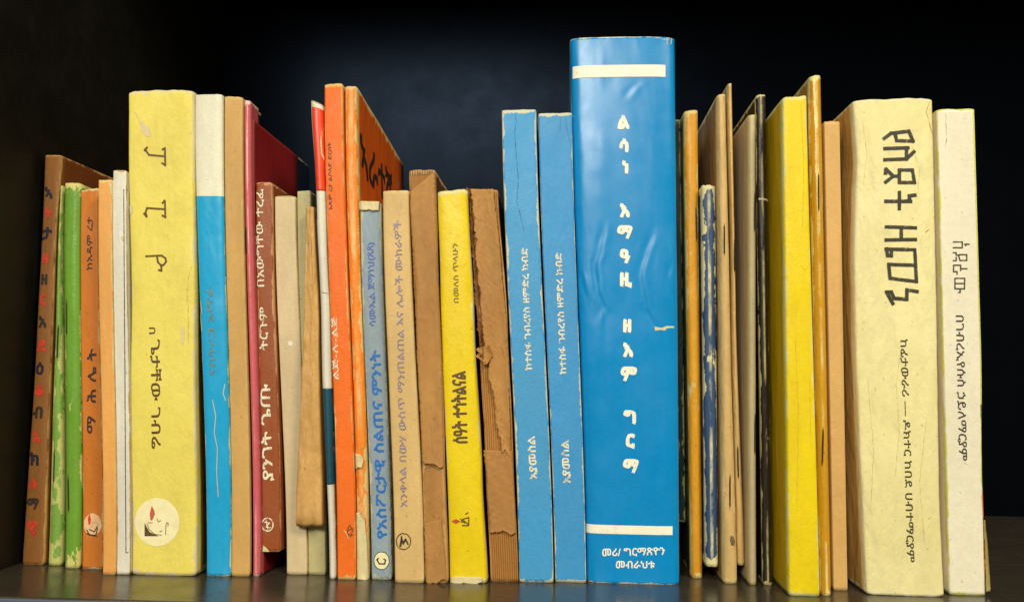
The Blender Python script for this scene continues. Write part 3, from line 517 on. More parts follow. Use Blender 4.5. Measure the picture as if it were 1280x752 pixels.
  {'kind': 'booklet', 'label': 'worn orange booklet with scuffed spine showing a big black title on its cover', 'cat': 'booklet', 'x': -86.56, 'y': -4.3, 'z': 0.0, 'L': [[-100.76, 217.28], [-89.3, 0.0]], 'R': [[-95.0, 217.23], [-83.83, 0.0]], 'mat': 'orange_worn', 'rnd': 3.2, 'n': 2.6, 'depth': 145, 'rag': 0.35, 'wob': 0.6, 'rib': 0, 'bdx': -6, 'decos': [['sidetext', 'ኣራተኛ', [3, 96], 188.53, 20.19, 'ink_dark', 0.25], ['staple', [-92.67, 67.41], [-91.62, 54.97]], ['sheet', [[-89.83, 28.24], [-90.39, 23.12], [-90.94, 17.33], [-90.42, 11.25], [-89.06, -0.2]], [[-87.75, 28.97], [-85.89, 24.92], [-84.92, 14.76], [-83.83, -0.07]], 'torn_cream', 0.9, 0.5, 'torn_patch'], ['stroke', [[[-87.07, 23.2], [-87.76, 16.39], [-87.23, 9.63], [-85.96, 1.23]]], 0.45, 'ink_dark', 'crack'], ['sheet', [[-91.94, 53.58], [-92.18, 49.44], [-91.4, 47.05]], [[-88.39, 52.95], [-87.28, 50.91], [-87.89, 47.46]], 'torn_cream', 0.5, 0.6, 'torn_patch']]},
  {'kind': 'book', 'label': 'faded grey-blue book with blue marker lettering and round cream tag at its foot', 'cat': 'book', 'x': -78.31, 'y': -4.3, 'z': 0.0, 'L': [[-92.18, 164.15], [-82.85, 0.0]], 'R': [[-82.35, 164.16], [-73.76, 0.0]], 'mat': 'grey_blue', 'rnd': 1.6, 'n': 5, 'depth': 130, 'rag': 0.8, 'wob': 0.5, 'rib': 0, 'bdx': 0, 'decos': [['text', 'የአስፖርታዊ ስልጠና ምንነት', [-78.36, 17.62], [-83.38, 98.25], 4.53, 'ink_blue2', 0.22, 'lettering', 1], ['text', 'ሳሙኤል ጀማነህ(ጸጸ)', [-84.9, 109.15], [-86.93, 146.15], 3.13, 'ink_violet', 0.06, 'lettering', 1], ['fill', [[-75.17, 8.23], [-75.15, 7.39], [-75.53, 6.59], [-75.83, 5.95], [-76.29, 5.38], [-76.99, 4.83], [-77.64, 4.45], [-78.38, 4.41], [-79.1, 4.61], [-79.83, 4.86], [-80.51, 5.17], [-80.93, 5.71], [-81.42, 6.47], [-81.75, 7.27], [-81.69, 8.08], [-81.73, 8.92], [-81.57, 9.73], [-81.04, 10.4], [-80.61, 10.92], [-80.02, 11.42], [-79.28, 11.84], [-78.57, 11.96], [-77.81, 11.76], [-77.16, 11.43], [-76.47, 11.09], [-75.88, 10.59], [-75.62, 9.87], [-75.25, 9.04]], 'disc_cream2', 'emblem', 0.12], ['stroke', [[[-75.17, 8.23], [-75.16, 7.45], [-75.47, 6.7], [-75.74, 6.07], [-76.16, 5.5], [-76.77, 4.97], [-77.36, 4.58], [-78.03, 4.45], [-78.72, 4.52], [-79.41, 4.66], [-80.07, 4.88], [-80.57, 5.29], [-81.09, 5.9], [-81.5, 6.6], [-81.63, 7.31], [-81.78, 8.07], [-81.78, 8.86], [-81.48, 9.59], [-81.21, 10.23], [-80.79, 10.83], [-80.18, 11.38], [-79.58, 11.72], [-78.91, 11.81], [-78.22, 11.78], [-77.53, 11.69], [-76.87, 11.46], [-76.37, 11.0], [-75.84, 10.38], [-75.44, 9.71], [-75.32, 9.0], [-75.17, 8.23]]], 0.28, 'ink_dark', 'emblem'], ['stroke', [[[-80.21, 8.11], [-79.48, 6.78], [-77.05, 6.84], [-76.74, 8.53], [-77.44, 8.85]], [[-80.57, 8.44], [-79.89, 9.13]]], 0.59, 'ink_dark', 'emblem'], ['sheet', [[-92.84, 164.88], [-92.37, 160.9]], [[-83.08, 164.52], [-83.34, 160.54]], 'torn_cream', 0.4, 1.2, 'torn_patch'], ['stroke', [[[-79.25, 125.83], [-77.84, 111.68], [-78.47, 101.11], [-76.89, 87.12], [-76.83, 69.73], [-75.44, 55.93], [-75.3, 35.37], [-74.12, 8.26]]], 0.24, 'ink_brown', 'crack']]},
  {'kind': 'book', 'label': 'buff card book with faint purple handwriting and small ringed stamp at its foot', 'cat': 'book', 'x': -65.57, 'y': -8.46, 'z': 0.0, 'L': [[-81.23, 168.34], [-71.91, 0.0]], 'R': [[-69.48, 168.69], [-59.23, 0.0]], 'mat': 'buff_card', 'rnd': 1.5, 'n': 5, 'depth': 130, 'rag': 0.35, 'wob': 0.25, 'rib': 0, 'bdx': 0, 'decos': [['text', 'አንቀላል በውሃ ውስጥ ማንጠልጠል እና ሌሎች ሙከራዎች', [-68.51, 31.67], [-73.97, 155.14], 3.27, 'ink_greyviolet', 0.06, 'lettering', 1], ['stroke', [[[-65.81, 146.64], [-64.65, 125.51], [-64.55, 104.57]]], 0.17, 'ink_brown', 'crack'], ['stroke', [[[-73.3, 164.4], [-72.13, 160.12]]], 0.17, 'ink_brown', 'crack'], ['stroke', [[[-65.26, 17.32], [-65.26, 16.61], [-65.54, 15.94], [-65.81, 15.37], [-66.19, 14.86], [-66.77, 14.38], [-67.32, 14.03], [-67.95, 13.92], [-68.6, 13.98], [-69.24, 14.1], [-69.86, 14.3], [-70.33, 14.67], [-70.81, 15.22], [-71.2, 15.85], [-71.31, 16.49], [-71.45, 17.18], [-71.45, 17.89], [-71.16, 18.54], [-70.91, 19.12], [-70.51, 19.67], [-69.94, 20.16], [-69.38, 20.46], [-68.76, 20.55], [-68.11, 20.52], [-67.46, 20.44], [-66.85, 20.23], [-66.38, 19.82], [-65.88, 19.25], [-65.51, 18.65], [-65.4, 18.01], [-65.26, 17.32]]], 0.38, 'ink_dark', 'emblem'], ['stroke', [[[-69.85, 15.21], [-69.24, 18.57], [-68.5, 16.24], [-67.52, 18.27], [-66.44, 16.29]], [[-69.55, 16.89], [-67.16, 17.61]], [[-69.26, 19.24], [-69.51, 15.22]]], 0.62, 'ink_dark', 'emblem']]},
  {'kind': 'book', 'label': 'tall brown kraft covered book with ridged head, beside the lemon yellow book', 'cat': 'book', 'x': -54.06, 'y': -7.57, 'z': 0.0, 'L': [[-70.02, 177.86], [-65.56, 111.58], [-61.52, 53.02], [-59.02, 0.0]], 'R': [[-58.08, 178.19], [-56.76, 146.8], [-51.89, 56.59], [-49.11, 0.0]], 'mat': 'kraft', 'rnd': 1.8, 'n': 5, 'depth': 130, 'rag': 0.6, 'wob': 0.6, 'rib': 0, 'bdx': 0, 'decos': [['sheet', [[-68.91, 168.16], [-67.15, 136.15], [-64.13, 94.19], [-61.59, 56.43], [-61.11, 50.31]], [[-58.07, 177.47], [-56.2, 136.2], [-53.64, 94.31], [-52.23, 56.58], [-51.74, 48.78]], 'kraft_sheet', 0.5, 0.9, 'paper_layer'], ['stroke', [[[-65.35, 168.16], [-66.61, 160.3], [-64.3, 152.11], [-65.45, 139.7]]], 0.21, 'ink_brown', 'crack'], ['stroke', [[[-60.43, 118.61], [-61.27, 108.12], [-59.23, 94.25]]], 0.21, 'ink_brown', 'crack'], ['stroke', [[[-57.63, 83.9], [-58.74, 70.14]]], 0.21, 'ink_brown', 'crack'], ['sheet', [[-59.89, 25.0], [-59.23, 9.28], [-58.36, 0.32]], [[-52.36, 26.84], [-50.32, 9.5], [-49.82, 0.87]], 'kraft_sheet', 0.45, 1.2, 'paper_layer'], ['stroke', [[[-59.83, 21.98], [-58.87, 25.35], [-56.1, 24.41], [-52.72, 27.84]]], 0.31, 'ink_brown', 'crack'], ['stroke', [[[-60.36, 47.61], [-56.93, 49.03], [-53.79, 47.39], [-51.73, 48.44]]], 0.31, 'ink_brown', 'crack'], ['stroke', [[[-69.3, 177.68], [-69.15, 175.7]]], 0.28, 'ink_brown', 'ridge'], ['stroke', [[[-68.2, 177.67], [-68.05, 175.7]]], 0.28, 'ink_brown', 'ridge'], ['stroke', [[[-67.09, 177.67], [-66.94, 175.69]]], 0.28, 'ink_brown', 'ridge'], ['stroke', [[[-65.98, 177.67], [-65.83, 175.69]]], 0.28, 'ink_brown', 'ridge'], ['stroke', [[[-64.88, 177.67], [-64.73, 175.69]]], 0.28, 'ink_brown', 'ridge'], ['stroke', [[[-63.77, 177.67], [-63.62, 175.69]]], 0.28, 'ink_brown', 'ridge'], ['stroke', [[[-62.67, 177.66], [-62.52, 175.69]]], 0.28, 'ink_brown', 'ridge'], ['stroke', [[[-61.56, 177.66], [-61.42, 175.69]]], 0.28, 'ink_brown', 'ridge'], ['stroke', [[[-60.46, 177.66], [-60.31, 175.68]]], 0.28, 'ink_brown', 'ridge'], ['stroke', [[[-59.35, 177.66], [-59.21, 175.68]]], 0.28, 'ink_brown', 'ridge']]},
  {'kind': 'book', 'label': 'lemon yellow book with olive lettering and small red flame emblem low on its spine', 'cat': 'book', 'x': -40.75, 'y': -5.9, 'z': 0.0, 'L': [[-57.51, 168.51], [-55.51, 129.35], [-48.91, 0.0]], 'R': [[-43.93, 169.94], [-40.16, 111.9], [-35.62, 43.14], [-32.59, 0.0]], 'mat': 'lemon', 'rnd': 3.0, 'n': 3.6, 'depth': 135, 'rag': 0.6, 'wob': 0.25, 'rib': 0, 'bdx': 0, 'decos': [['text', 'በመለስ ጥላሁን', [-47.84, 119.54], [-48.83, 145.66], 2.43, 'ink_olive', 0.08, 'lettering', 0], ['text', 'ሰዓት ተኅትልናል', [-44.87, 58.97], [-46.27, 89.57], 6.59, 'ink_brown', 0.26, 'lettering', 0], ['fill', [[-48.43, 25.65], [-46.38, 26.71], [-44.3, 25.74], [-46.35, 24.69]], 'ink_redbrown', 'emblem', 0.2], ['stroke', [[[-43.95, 25.41], [-43.28, 26.77], [-40.89, 27.5], [-40.83, 24.14], [-43.58, 24.08]], [[-42.93, 26.11], [-41.18, 24.8]], [[-44.32, 26.75], [-42.57, 25.11]], [[-42.28, 28.82], [-41.26, 29.51]]], 0.49, 'ink_brown', 'emblem'], ['sheet', [[-48.7, 2.85], [-48.66, 0.52]], [[-34.33, 2.89], [-34.64, 0.72]], 'torn_cream', 0.35, 1.5, 'torn_patch']]},
  {'kind': 'book', 'label': 'torn brown paperback with layers of spine paper peeling off ribbed glue beneath', 'cat': 'book', 'x': -25.55, 'y': -1.66, 'z': 0.0, 'L': [[-43.69, 170.84], [-41.42, 140.6], [-37.51, 94.6], [-34.82, 56.41], [-31.57, 0.0]], 'R': [[-30.79, 170.47], [-25.76, 112.29], [-22.62, 56.62], [-19.53, 0.0]], 'mat': 'kraft_rib', 'rnd': 1.2, 'n': 6, 'depth': 130, 'rag': 0.35, 'wob': 0.5, 'rib': 0.22, 'bdx': 0, 'decos': [['sheet', [[-42.61, 170.48], [-40.46, 147.77], [-38.65, 122.8], [-36.61, 105.14], [-34.01, 96.39], [-31.67, 80.7], [-29.01, 65.13], [-26.77, 54.49]], [[-32.4, 170.84], [-28.96, 140.65], [-25.72, 108.76], [-24.58, 87.76], [-23.49, 56.6], [-23.29, 54.2]], 'kraft_sheet', 0.9, 2.0, 'torn_layer'], ['sheet', [[-35.51, 55.71], [-33.58, 42.7], [-32.68, 29.06], [-31.86, 20.25]], [[-22.96, 55.58], [-22.11, 42.92], [-21.25, 29.3], [-20.81, 20.84]], 'kraft_sheet2', 0.6, 1.4, 'torn_layer'], ['sheet', [[-44.06, 171.57], [-42.66, 151.35], [-40.59, 133.46], [-38.84, 112.18], [-37.56, 98.1]], [[-42.62, 170.84], [-41.23, 151.35], [-39.17, 133.47], [-36.71, 112.19], [-35.76, 96.02]], 'kraft_dark', 1.3, 2.2, 'torn_layer'], ['sheet', [[-37.94, 100.21], [-37.53, 96.0], [-35.38, 93.92]], [[-33.38, 101.66], [-31.91, 97.46], [-33.6, 92.54]], 'kraft_sheet', 1.8, 2.6, 'torn_layer']]},
  {'kind': 'book', 'label': 'left of the two matching light blue books, with wavy crack down its spine', 'cat': 'book', 'x': -11.82, 'y': -1.58, 'z': 0.0, 'L': [[-29.48, 206.58], [-19.19, 0.0]], 'R': [[-14.03, 206.85], [-4.46, 0.0]], 'mat': 'light_blue', 'rnd': 1.0, 'n': 9, 'depth': 140, 'rag': 0.35, 'wob': 0.25, 'rib': 0, 'bdx': 0, 'decos': [['text', 'ከተስፋ ገብረየስ ዘምድረ ከብድ', [-16.03, 90.65], [-18.55, 144.27], 2.98, 'ink_white', 0.14, 'lettering', 0], ['text', 'አያመስል', [-13.46, 43.75], [-14.68, 61.91], 3.51, 'ink_white', 0.16, 'lettering', 0], ['stroke', [[[-23.72, 206.17], [-22.95, 202.14], [-23.4, 194.83], [-22.38, 183.89], [-21.56, 174.82], [-22.17, 165.79], [-19.93, 156.8], [-18.8, 151.42]]], 0.28, 'ink_bluedark', 'crack']]},
  {'kind': 'book', 'label': 'right of the two matching light blue books, leaning on the big blue book', 'cat': 'book', 'x': 2.89, 'y': 0.15, 'z': 0.0, 'L': [[-13.0, 205.53], [-3.79, 0.0]], 'R': [[2.09, 205.81], [9.57, 0.0]], 'mat': 'light_blue_b', 'rnd': 1.0, 'n': 9, 'depth': 140, 'rag': 0.35, 'wob': 0.25, 'rib': 0, 'bdx': 0, 'decos': [['text', 'ከተስፋ ገብረየስ ዘምድረ ከብድ', [-1.01, 89.09], [-3.52, 142.42], 2.99, 'ink_white', 0.14, 'lettering', 0], ['text', 'አያመስል', [0.89, 42.12], [-0.1, 60.3], 3.52, 'ink_white', 0.16, 'lettering', 0], ['stroke', [[[-0.77, 204.73], [-0.38, 199.59], [0.73, 194.46], [1.83, 189.35]]], 0.21, 'ink_bluedark', 'crack'], ['stroke', [[[-2.93, 205.1], [-3.23, 197.04]]], 0.21, 'ink_bluedark', 'crack']]},
  {'kind': 'book', 'label': 'big bright blue book, tallest in the row, with white letters stacked down its spine', 'cat': 'book', 'x': 29.68, 'y': 0.15, 'z': 0.0, 'L': [[0.92, 240.58], [9.71, 0.0]], 'R': [[48.45, 240.41], [48.9, 166.15], [49.4, 113.03], [49.65, 0.0]], 'mat': 'big_blue', 'rnd': 6, 'n': 4.2, 'depth': 175, 'rag': 0.3, 'wob': 0.75, 'rib': 0, 'bdx': 0, 'decos': [['glyphs', [['ል', [25.12, 201.29], 5.63], ['ሳ', [25.31, 190.72], 5.28], ['ነ', [25.86, 180.93], 5.28], ['እ', [25.71, 161.47], 5.63], ['ማ', [25.72, 151.81], 5.28], ['ዓ', [25.91, 141.11], 5.63], ['ዚ', [26.28, 130.47], 5.63], ['ዘ', [26.83, 110.38], 5.28], ['እ', [27.19, 99.88], 5.63], ['ም', [27.54, 89.43], 5.63], ['ግ', [27.91, 70.74], 5.28], ['ር', [28.26, 60.43], 5.28], ['ማ', [28.44, 49.81], 5.28]], 0.52, 'ink_cream'], ['fold', [[17.26, 155.37], [15.54, 143.92], [13.1, 137.5], [13.85, 126.85], [16.68, 118.04], [15.65, 112.75]], 0.3, 2.0], ['fold', [[10.63, 139.27], [12.79, 126.85], [16.34, 116.27], [16.72, 105.73]], -0.22, 1.6], ['fold', [[38.71, 152.55], [35.55, 141.86], [33.44, 132.28], [35.18, 118.18], [40.04, 109.45]], 0.32, 2.0], ['fold', [[5.7, 137.47], [7.5, 130.36], [9.3, 122.58]], 0.25, 1.4], ['fold', [[47.07, 141.2], [45.65, 132.34], [47.01, 123.54]], 0.25, 1.5], ['fold', [[32.4, 218.82], [29.55, 216.27], [27.42, 212.61]], 0.25, 2.4], ['fold', [[18.47, 105.75], [17.48, 88.27], [18.57, 70.95]], 0.14, 2.5], ['fold', [[41.36, 78.18], [42.69, 57.58], [41.62, 37.13]], 0.14, 2.5], ['band', 2.31, 43.78, 227.56, 222.03, 'ink_cream', 'stripe'], ['band', 8.76, 46.34, 24.58, 20.86, 'ink_cream', 'stripe'], ['text', 'መሪ/ ግርማጽዮን', [16.35, 12.93], [42.93, 14.23], 3.52, 'ink_cream', 0.1, 'lettering', 0], ['text', 'መብራህቱ', [22.18, 8.03], [38.51, 8.43], 3.35, 'ink_cream', 0.1, 'lettering', 0], ['fill', [[38.65, 110.14], [41.42, 109.46], [44.2, 110.53], [47.31, 110.39], [47.31, 109.69], [44.19, 109.49], [43.15, 108.43], [41.42, 108.76], [38.99, 108.39]], 'torn_cream', 'worn_patch', 0.12], ['stroke', [[[17.3, 144.64], [15.56, 137.51], [14.89, 129.7], [12.11, 122.6], [10.73, 116.23]]], 0.18, 'ink_bluepale', 'crease'], ['stroke', [[[40.11, 151.13], [37.3, 142.93], [34.49, 134.76], [33.44, 126.98], [32.4, 119.92]]], 0.18, 'ink_bluepale', 'crease'], ['stroke', [[[44.31, 151.85], [45.68, 144.74], [44.97, 137.65]]], 0.18, 'ink_bluepale', 'crease'], ['stroke', [[[5.47, 240.53], [5.49, 237.18]]], 0.28, 'torn_cream', 'worn_patch'], ['stroke', [[[44.54, 240.08], [44.53, 237.12]]], 0.28, 'torn_cream', 'worn_patch'], ['stroke', [[[46.67, 240.06], [46.31, 237.47]]], 0.28, 'torn_cream', 'worn_patch']]},
  {'kind': 'booklet', 'label': 'dark green booklet set back in the gap beside the big blue book', 'cat': 'booklet', 'x': 53.32, 'y': 26.45, 'z': 22.39, 'L': [[50.45, 209.98], [51.3, 22.39]], 'R': [[53.63, 209.95], [55.35, 22.39]], 'mat': 'dark_green', 'rnd': 1, 'n': 4, 'depth': 110, 'rag': 0.35, 'wob': 0.25, 'rib': 0, 'bdx': 0, 'decos': []},
  {'kind': 'booklet', 'label': 'amber yellow stapled booklet with chipped paint, right of the big blue book', 'cat': 'booklet', 'x': 58.6, 'y': 14.12, 'z': 0.0, 'L': [[53.72, 210.48], [55.99, 0.0]], 'R': [[60.3, 211.2], [61.22, 0.0]], 'mat': 'amber', 'rnd': 3, 'n': 2.3, 'depth': 120, 'rag': 0.35, 'wob': 0.4, 'rib': 0, 'bdx': 0, 'decos': [['staple', [58.96, 165.25], [59.24, 150.5]]]},
  {'kind': 'booklet', 'label': 'short dark blue booklet with cream paint-worn streaks down its spine', 'cat': 'booklet', 'x': 64.52, 'y': 9.77, 'z': 6.06, 'L': [[60.89, 175.06], [61.63, 6.06]], 'R': [[67.43, 174.68], [67.41, 6.06]], 'mat': 'navy', 'rnd': 3, 'n': 2.8, 'depth': 115, 'rag': 0.8, 'wob': 0.4, 'rib': 0, 'bdx': 0, 'decos': []},
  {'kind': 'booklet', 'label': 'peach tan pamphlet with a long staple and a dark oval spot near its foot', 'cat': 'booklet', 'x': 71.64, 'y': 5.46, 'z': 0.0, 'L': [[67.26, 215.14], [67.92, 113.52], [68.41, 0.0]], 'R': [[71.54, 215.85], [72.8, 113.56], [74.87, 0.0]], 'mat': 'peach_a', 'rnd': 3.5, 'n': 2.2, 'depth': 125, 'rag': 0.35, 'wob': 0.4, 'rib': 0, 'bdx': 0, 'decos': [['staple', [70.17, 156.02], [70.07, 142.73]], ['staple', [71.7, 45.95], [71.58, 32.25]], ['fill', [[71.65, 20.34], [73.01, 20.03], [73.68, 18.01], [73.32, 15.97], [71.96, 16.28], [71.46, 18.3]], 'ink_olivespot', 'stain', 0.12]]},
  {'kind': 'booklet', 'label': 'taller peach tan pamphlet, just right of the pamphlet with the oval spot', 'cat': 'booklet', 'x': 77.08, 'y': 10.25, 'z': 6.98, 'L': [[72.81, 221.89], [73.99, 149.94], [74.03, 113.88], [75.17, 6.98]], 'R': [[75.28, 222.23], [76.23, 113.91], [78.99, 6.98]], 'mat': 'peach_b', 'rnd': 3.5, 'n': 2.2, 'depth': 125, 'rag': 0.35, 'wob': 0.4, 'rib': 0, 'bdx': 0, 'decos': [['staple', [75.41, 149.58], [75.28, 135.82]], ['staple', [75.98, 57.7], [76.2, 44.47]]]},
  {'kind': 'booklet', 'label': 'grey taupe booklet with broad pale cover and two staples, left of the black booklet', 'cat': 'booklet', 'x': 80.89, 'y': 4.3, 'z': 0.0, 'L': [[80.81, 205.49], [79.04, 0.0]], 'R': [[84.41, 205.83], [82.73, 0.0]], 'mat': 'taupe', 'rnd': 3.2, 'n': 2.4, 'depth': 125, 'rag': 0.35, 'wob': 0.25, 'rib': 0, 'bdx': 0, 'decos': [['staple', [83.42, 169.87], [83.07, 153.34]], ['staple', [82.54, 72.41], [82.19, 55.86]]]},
  {'kind': 'booklet', 'label': 'black booklet with cream scuffs and a pale chipped band near its top', 'cat': 'booklet', 'x': 87.24, 'y': 4.3, 'z': 0.0, 'L': [[84.44, 214.64], [85.13, 0.0]], 'R': [[88.86, 214.98], [89.34, 0.0]], 'mat': 'black', 'rnd': 2.5, 'n': 2.6, 'depth': 120, 'rag': 0.6, 'wob': 0.25, 'rib': 0, 'bdx': 0, 'decos': [['stroke', [[[85.5, 167.53], [89.34, 167.17]]], 0.85, 'torn_cream', 'worn_patch']]},
  {'kind': 'book', 'label': 'thick bright yellow book with plain spine, right of the black booklet', 'cat': 'book', 'x': 98.03, 'y': -13.1, 'z': 0.0, 'L': [[91.84, 207.91], [91.62, 0.0]], 'R': [[102.27, 208.54], [104.44, 0.0]], 'mat': 'bright_yellow', 'rnd': 2.5, 'n': 5, 'depth': 130, 'rag': 0.5, 'wob': 0.25, 'rib': 0, 'bdx': 0, 'decos': [['stroke', [[[99.53, 205.06], [100.5, 180.71], [99.36, 149.81]]], 0.17, 'ink_yellowdark', 'crease'], ['stroke', [[[95.73, 105.87], [96.55, 72.68], [95.32, 33.48]]], 0.17, 'ink_yellowdark', 'crease'], ['stroke', [[[101.38, 89.28], [101.55, 59.63]]], 0.17, 'ink_yellowdark', 'crease'], ['stroke', [[[98.16, 136.2], [100.1, 133.5], [101.77, 134.86]]], 0.17, 'ink_yellowdark', 'crease'], ['stroke', [[[91.14, 131.08], [91.79, 130.41], [93.12, 130.75]]], 0.34, 'ink_olive', 'crack']]},
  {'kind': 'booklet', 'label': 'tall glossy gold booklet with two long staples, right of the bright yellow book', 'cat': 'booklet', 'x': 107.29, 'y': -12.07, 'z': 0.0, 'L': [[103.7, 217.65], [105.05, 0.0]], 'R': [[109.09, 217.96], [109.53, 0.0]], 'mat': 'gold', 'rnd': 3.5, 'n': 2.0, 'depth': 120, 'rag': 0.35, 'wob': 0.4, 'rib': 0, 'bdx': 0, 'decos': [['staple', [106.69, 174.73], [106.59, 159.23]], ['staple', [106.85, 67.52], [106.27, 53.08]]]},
  {'kind': 'book', 'label': 'plain tan book between the gold booklet and the thick cream book', 'cat': 'book', 'x': 115.91, 'y': -1.55, 'z': 0.0, 'L': [[112.46, 200.69], [112.95, 0.0]], 'R': [[119.34, 200.65], [118.87, 0.0]], 'mat': 'tan_plain', 'rnd': 1, 'n': 8, 'depth': 125, 'rag': 0.35, 'wob': 0.25, 'rib': 0, 'bdx': 0, 'decos': []},
  {'kind': 'book', 'label': 'thick cream book with bulging creased spine and blocky black title near the top', 'cat': 'book', 'x': 140.15, 'y': -8.42, 'z': 0.0, 'L': [[122.82, 208.13], [124.31, 181.81], [123.28, 164.43], [122.06, 136.9], [121.92, 113.09], [122.8, 59.62], [124.46, 0.0]], 'R': [[156.75, 208.6], [156.4, 147.29], [155.2, 34.05], [155.84, 0.0]], 'mat': 'cream_big', 'rnd': 3.5, 'n': 5, 'depth': 165, 'rag': 0.8, 'wob': 1.0, 'rib': 0, 'bdx': 0, 'decos': [['stroke', [[[135.41, 191.0], [138.48, 193.29], [145.91, 194.22], [147.65, 189.87], [140.72, 190.13], [140.1, 193.28]]], 1.48, 'ink_black', 'letter'], ['stroke', [[[135.66, 186.65], [145.5, 186.98]], [[135.55, 181.83], [144.68, 182.16], [144.8, 186.98]], [[144.68, 182.16], [148.0, 185.4]]], 1.48, 'ink_black', 'letter'], ['stroke', [[[135.76, 175.93], [136.03, 177.73], [138.97, 174.72], [141.5, 174.72]], [[138.97, 174.72], [135.67, 172.09]], [[141.44, 171.96], [141.57, 177.36], [146.98, 177.35], [147.77, 171.96], [141.44, 171.96]]], 1.48, 'ink_black', 'letter'], ['stroke', [[[135.49, 163.83], [146.07, 163.83]], [[141.34, 167.77], [141.16, 160.61]], [[147.86, 166.57], [145.44, 166.22], [145.62, 164.19], [144.24, 164.07]]], 1.48, 'ink_black', 'letter'], ['stroke', [[[135.46, 152.86], [147.84, 152.53]], [[135.34, 147.27], [147.72, 147.55]], [[141.78, 152.75], [141.65, 147.41]]], 1.48, 'ink_black', 'letter'], ['stroke', [[[135.25, 143.36], [147.26, 143.17], [147.48, 129.62], [136.68, 130.97], [136.24, 136.86], [147.43, 136.56]], [[135.48, 143.6], [135.87, 140.64], [137.47, 140.53], [137.53, 143.13]]], 1.48, 'ink_black', 'letter'], ['stroke', [[[137.68, 120.17], [135.06, 125.08], [137.11, 125.09], [138.19, 122.52], [143.42, 122.09], [143.52, 126.07], [147.72, 125.4]]], 1.48, 'ink_black', 'letter'], ['text', 'ከፊታውራሪ — ዶክተር ከበደ ሀብተማርያም', [141.66, 105.18], [142.46, 13.71], 3.27, 'ink_black', 0.05, 'lettering', 0], ['fold', [[128.96, 195.78], [131.12, 171.36], [128.26, 147.21], [129.66, 119.92]], 0.25, 2.5], ['fold', [[150.64, 192.18], [152.0, 167.89], [149.47, 147.27], [152.22, 126.85]], 0.3, 2.2], ['fold', [[139.39, 113.24], [136.86, 89.71], [138.76, 59.89], [134.89, 33.62], [136.22, 7.76]], 0.25, 2.5], ['fold', [[151.41, 96.56], [147.37, 66.63], [149.26, 40.43], [146.01, 14.44]], 0.3, 2.5], ['fold', [[127.97, 103.02], [129.29, 72.96], [126.62, 39.98], [128.57, 10.79]], 0.22, 2.5], ['fold', [[135.58, 206.29], [136.68, 195.74], [134.43, 185.27]], 0.2, 2.0], ['stroke', [[[140.38, 99.79], [138.09, 86.39], [138.92, 66.49], [136.5, 46.71]]], 0.17, 'ink_yellowdark', 'crease'], ['stroke', [[[150.14, 73.27], [146.85, 46.91], [148.1, 20.94]]], 0.17, 'ink_yellowdark', 'crease'], ['stroke', [[[126.7, 89.59], [128.35, 59.71], [126.48, 33.44]]], 0.17, 'ink_yellowdark', 'crease'], ['stroke', [[[147.2, 188.01], [150.28, 178.27], [148.59, 164.44]]], 0.17, 'ink_yellowdark', 'crease'], ['stroke', [[[126.68, 199.3], [128.4, 185.29], [126.77, 171.37]]], 0.17, 'ink_yellowdark', 'crease'], ['stroke', [[[155.39, 207.56], [153.6, 203.36], [155.4, 195.65], [157.28, 191.46]]], 0.24, 'ink_brown', 'crack'], ['stroke', [[[151.87, 150.7], [153.22, 151.73]]], 0.31, 'ink_red', 'mark']]},
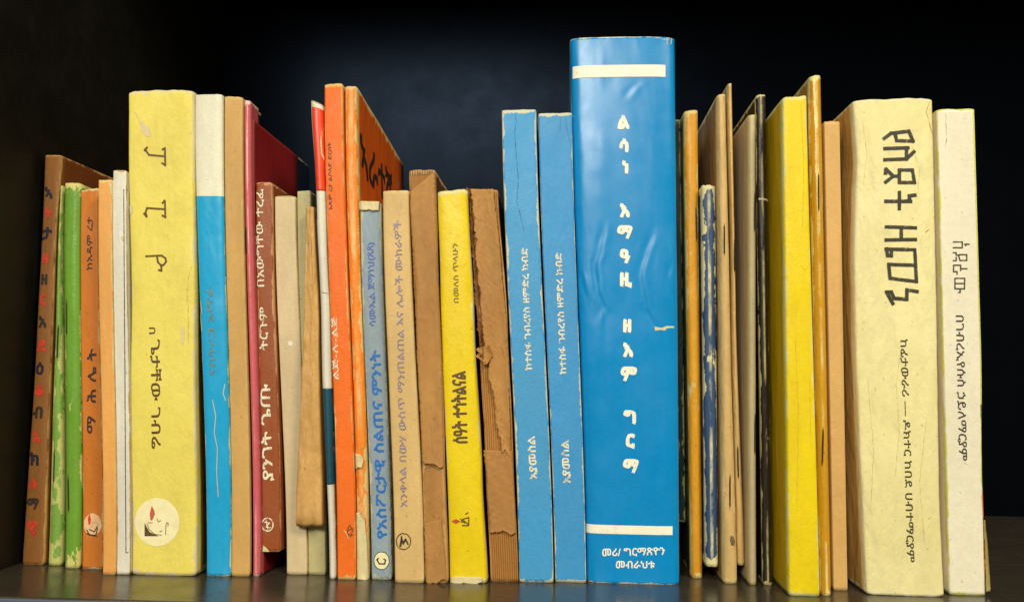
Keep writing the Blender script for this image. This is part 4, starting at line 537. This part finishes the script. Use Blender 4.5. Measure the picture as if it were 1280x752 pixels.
  {'kind': 'book', 'label': 'pale cream book at the right end of the row with black title read downwards', 'cat': 'book', 'x': 166.6, 'y': -4.14, 'z': 0.0, 'L': [[159.72, 204.98], [159.22, 0.0]], 'R': [[175.88, 205.24], [175.35, 103.65], [174.2, 46.94], [173.99, 0.0]], 'mat': 'pale_cream', 'rnd': 1.6, 'n': 6, 'depth': 150, 'rag': 0.4, 'wob': 0.25, 'rib': 0, 'bdx': 0, 'decos': [['stroke', [[[164.91, 147.17], [168.68, 147.18], [168.61, 144.71], [164.83, 144.7]], [[169.65, 146.28], [170.15, 145.66], [170.32, 146.28], [171.51, 146.2]]], 0.52, 'ink_black', 'letter'], ['stroke', [[[164.77, 142.55], [165.96, 142.56], [165.93, 141.53], [167.32, 141.53]], [[164.67, 139.13], [165.86, 139.14], [165.91, 140.62]], [[167.33, 141.74], [170.34, 141.75], [170.27, 139.24], [167.45, 139.23], [166.93, 141.53]]], 0.52, 'ink_black', 'letter'], ['stroke', [[[166.09, 133.31], [166.12, 134.33]], [[164.65, 134.45], [164.73, 137.2], [167.67, 137.21], [167.6, 134.95]], [[164.65, 134.45], [166.12, 134.45]], [[167.63, 135.69], [170.24, 135.71]]], 0.52, 'ink_black', 'letter'], ['stroke', [[[165.13, 131.58], [169.21, 131.6], [168.95, 127.1], [165.0, 127.15], [165.13, 131.58]], [[165.14, 129.36], [169.06, 129.39]], [[167.09, 127.08], [167.17, 125.61], [166.46, 125.61]]], 0.52, 'ink_black', 'letter'], ['text', 'በገብረኢየሱስ ኃይለማርያም', [166.68, 115.78], [166.34, 55.05], 3.66, 'ink_black', 0.05, 'lettering', 0], ['sheet', [[174.16, 30.54], [173.91, 17.5], [173.71, 1.32]], [[174.81, 30.56], [175.52, 17.54], [175.98, 2.02]], 'torn_flap', 0.5, 0.3, 'torn_flap'], ['stroke', [[[175.19, 204.53], [175.1, 148.0], [175.02, 103.65], [174.3, 60.16], [174.15, 40.37]]], 0.42, 'ink_lime', 'edge_line'], ['stroke', [[[175.29, 186.23], [175.35, 184.83]]], 0.56, 'ink_black', 'mark'], ['stroke', [[[174.39, 78.45], [174.39, 73.45]]], 0.56, 'ink_black', 'mark'], ['stroke', [[[163.39, 203.54], [163.39, 191.54], [162.6, 187.68]]], 0.17, 'ink_brown', 'crack'], ['stroke', [[[173.69, 41.02], [173.95, 28.9], [173.65, 9.39]]], 0.45, 'ink_orange', 'worn_patch']]},
]

for i, b in enumerate(BOOKS):
    root = bpy.data.objects.new(b['kind'], None); C.objects.link(root)
    root.location = (b['x']/1000, b['y']/1000, b['z']/1000); root.empty_display_size = .02
    root['label'] = b['label']; root['category'] = b['cat']; root['group'] = 'old books and booklets standing in a row on the shelf'
    sh = Shape(b, i)
    make_cover(b, sh, root); make_pages(b, sh, root)
    for d in b['decos']:
        k = d[0]
        if k == 'text': text_deco(b, sh, root, *d[1:])
        elif k == 'glyphs': glyph_deco(b, sh, root, *d[1:])
        elif k == 'stroke': stroke_deco(b, sh, root, *d[1:])
        elif k == 'fill': fill_deco(b, sh, root, *d[1:])
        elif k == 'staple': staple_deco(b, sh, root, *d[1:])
        elif k == 'band': band_deco(b, sh, root, *d[1:])
        elif k == 'sheet': sheet_deco(b, sh, root, *d[1:])
        elif k == 'sidetext': side_text(b, sh, root, *d[1:])
        elif k == 'wrapper': wrapper_deco(b, sh, root, *d[1:])
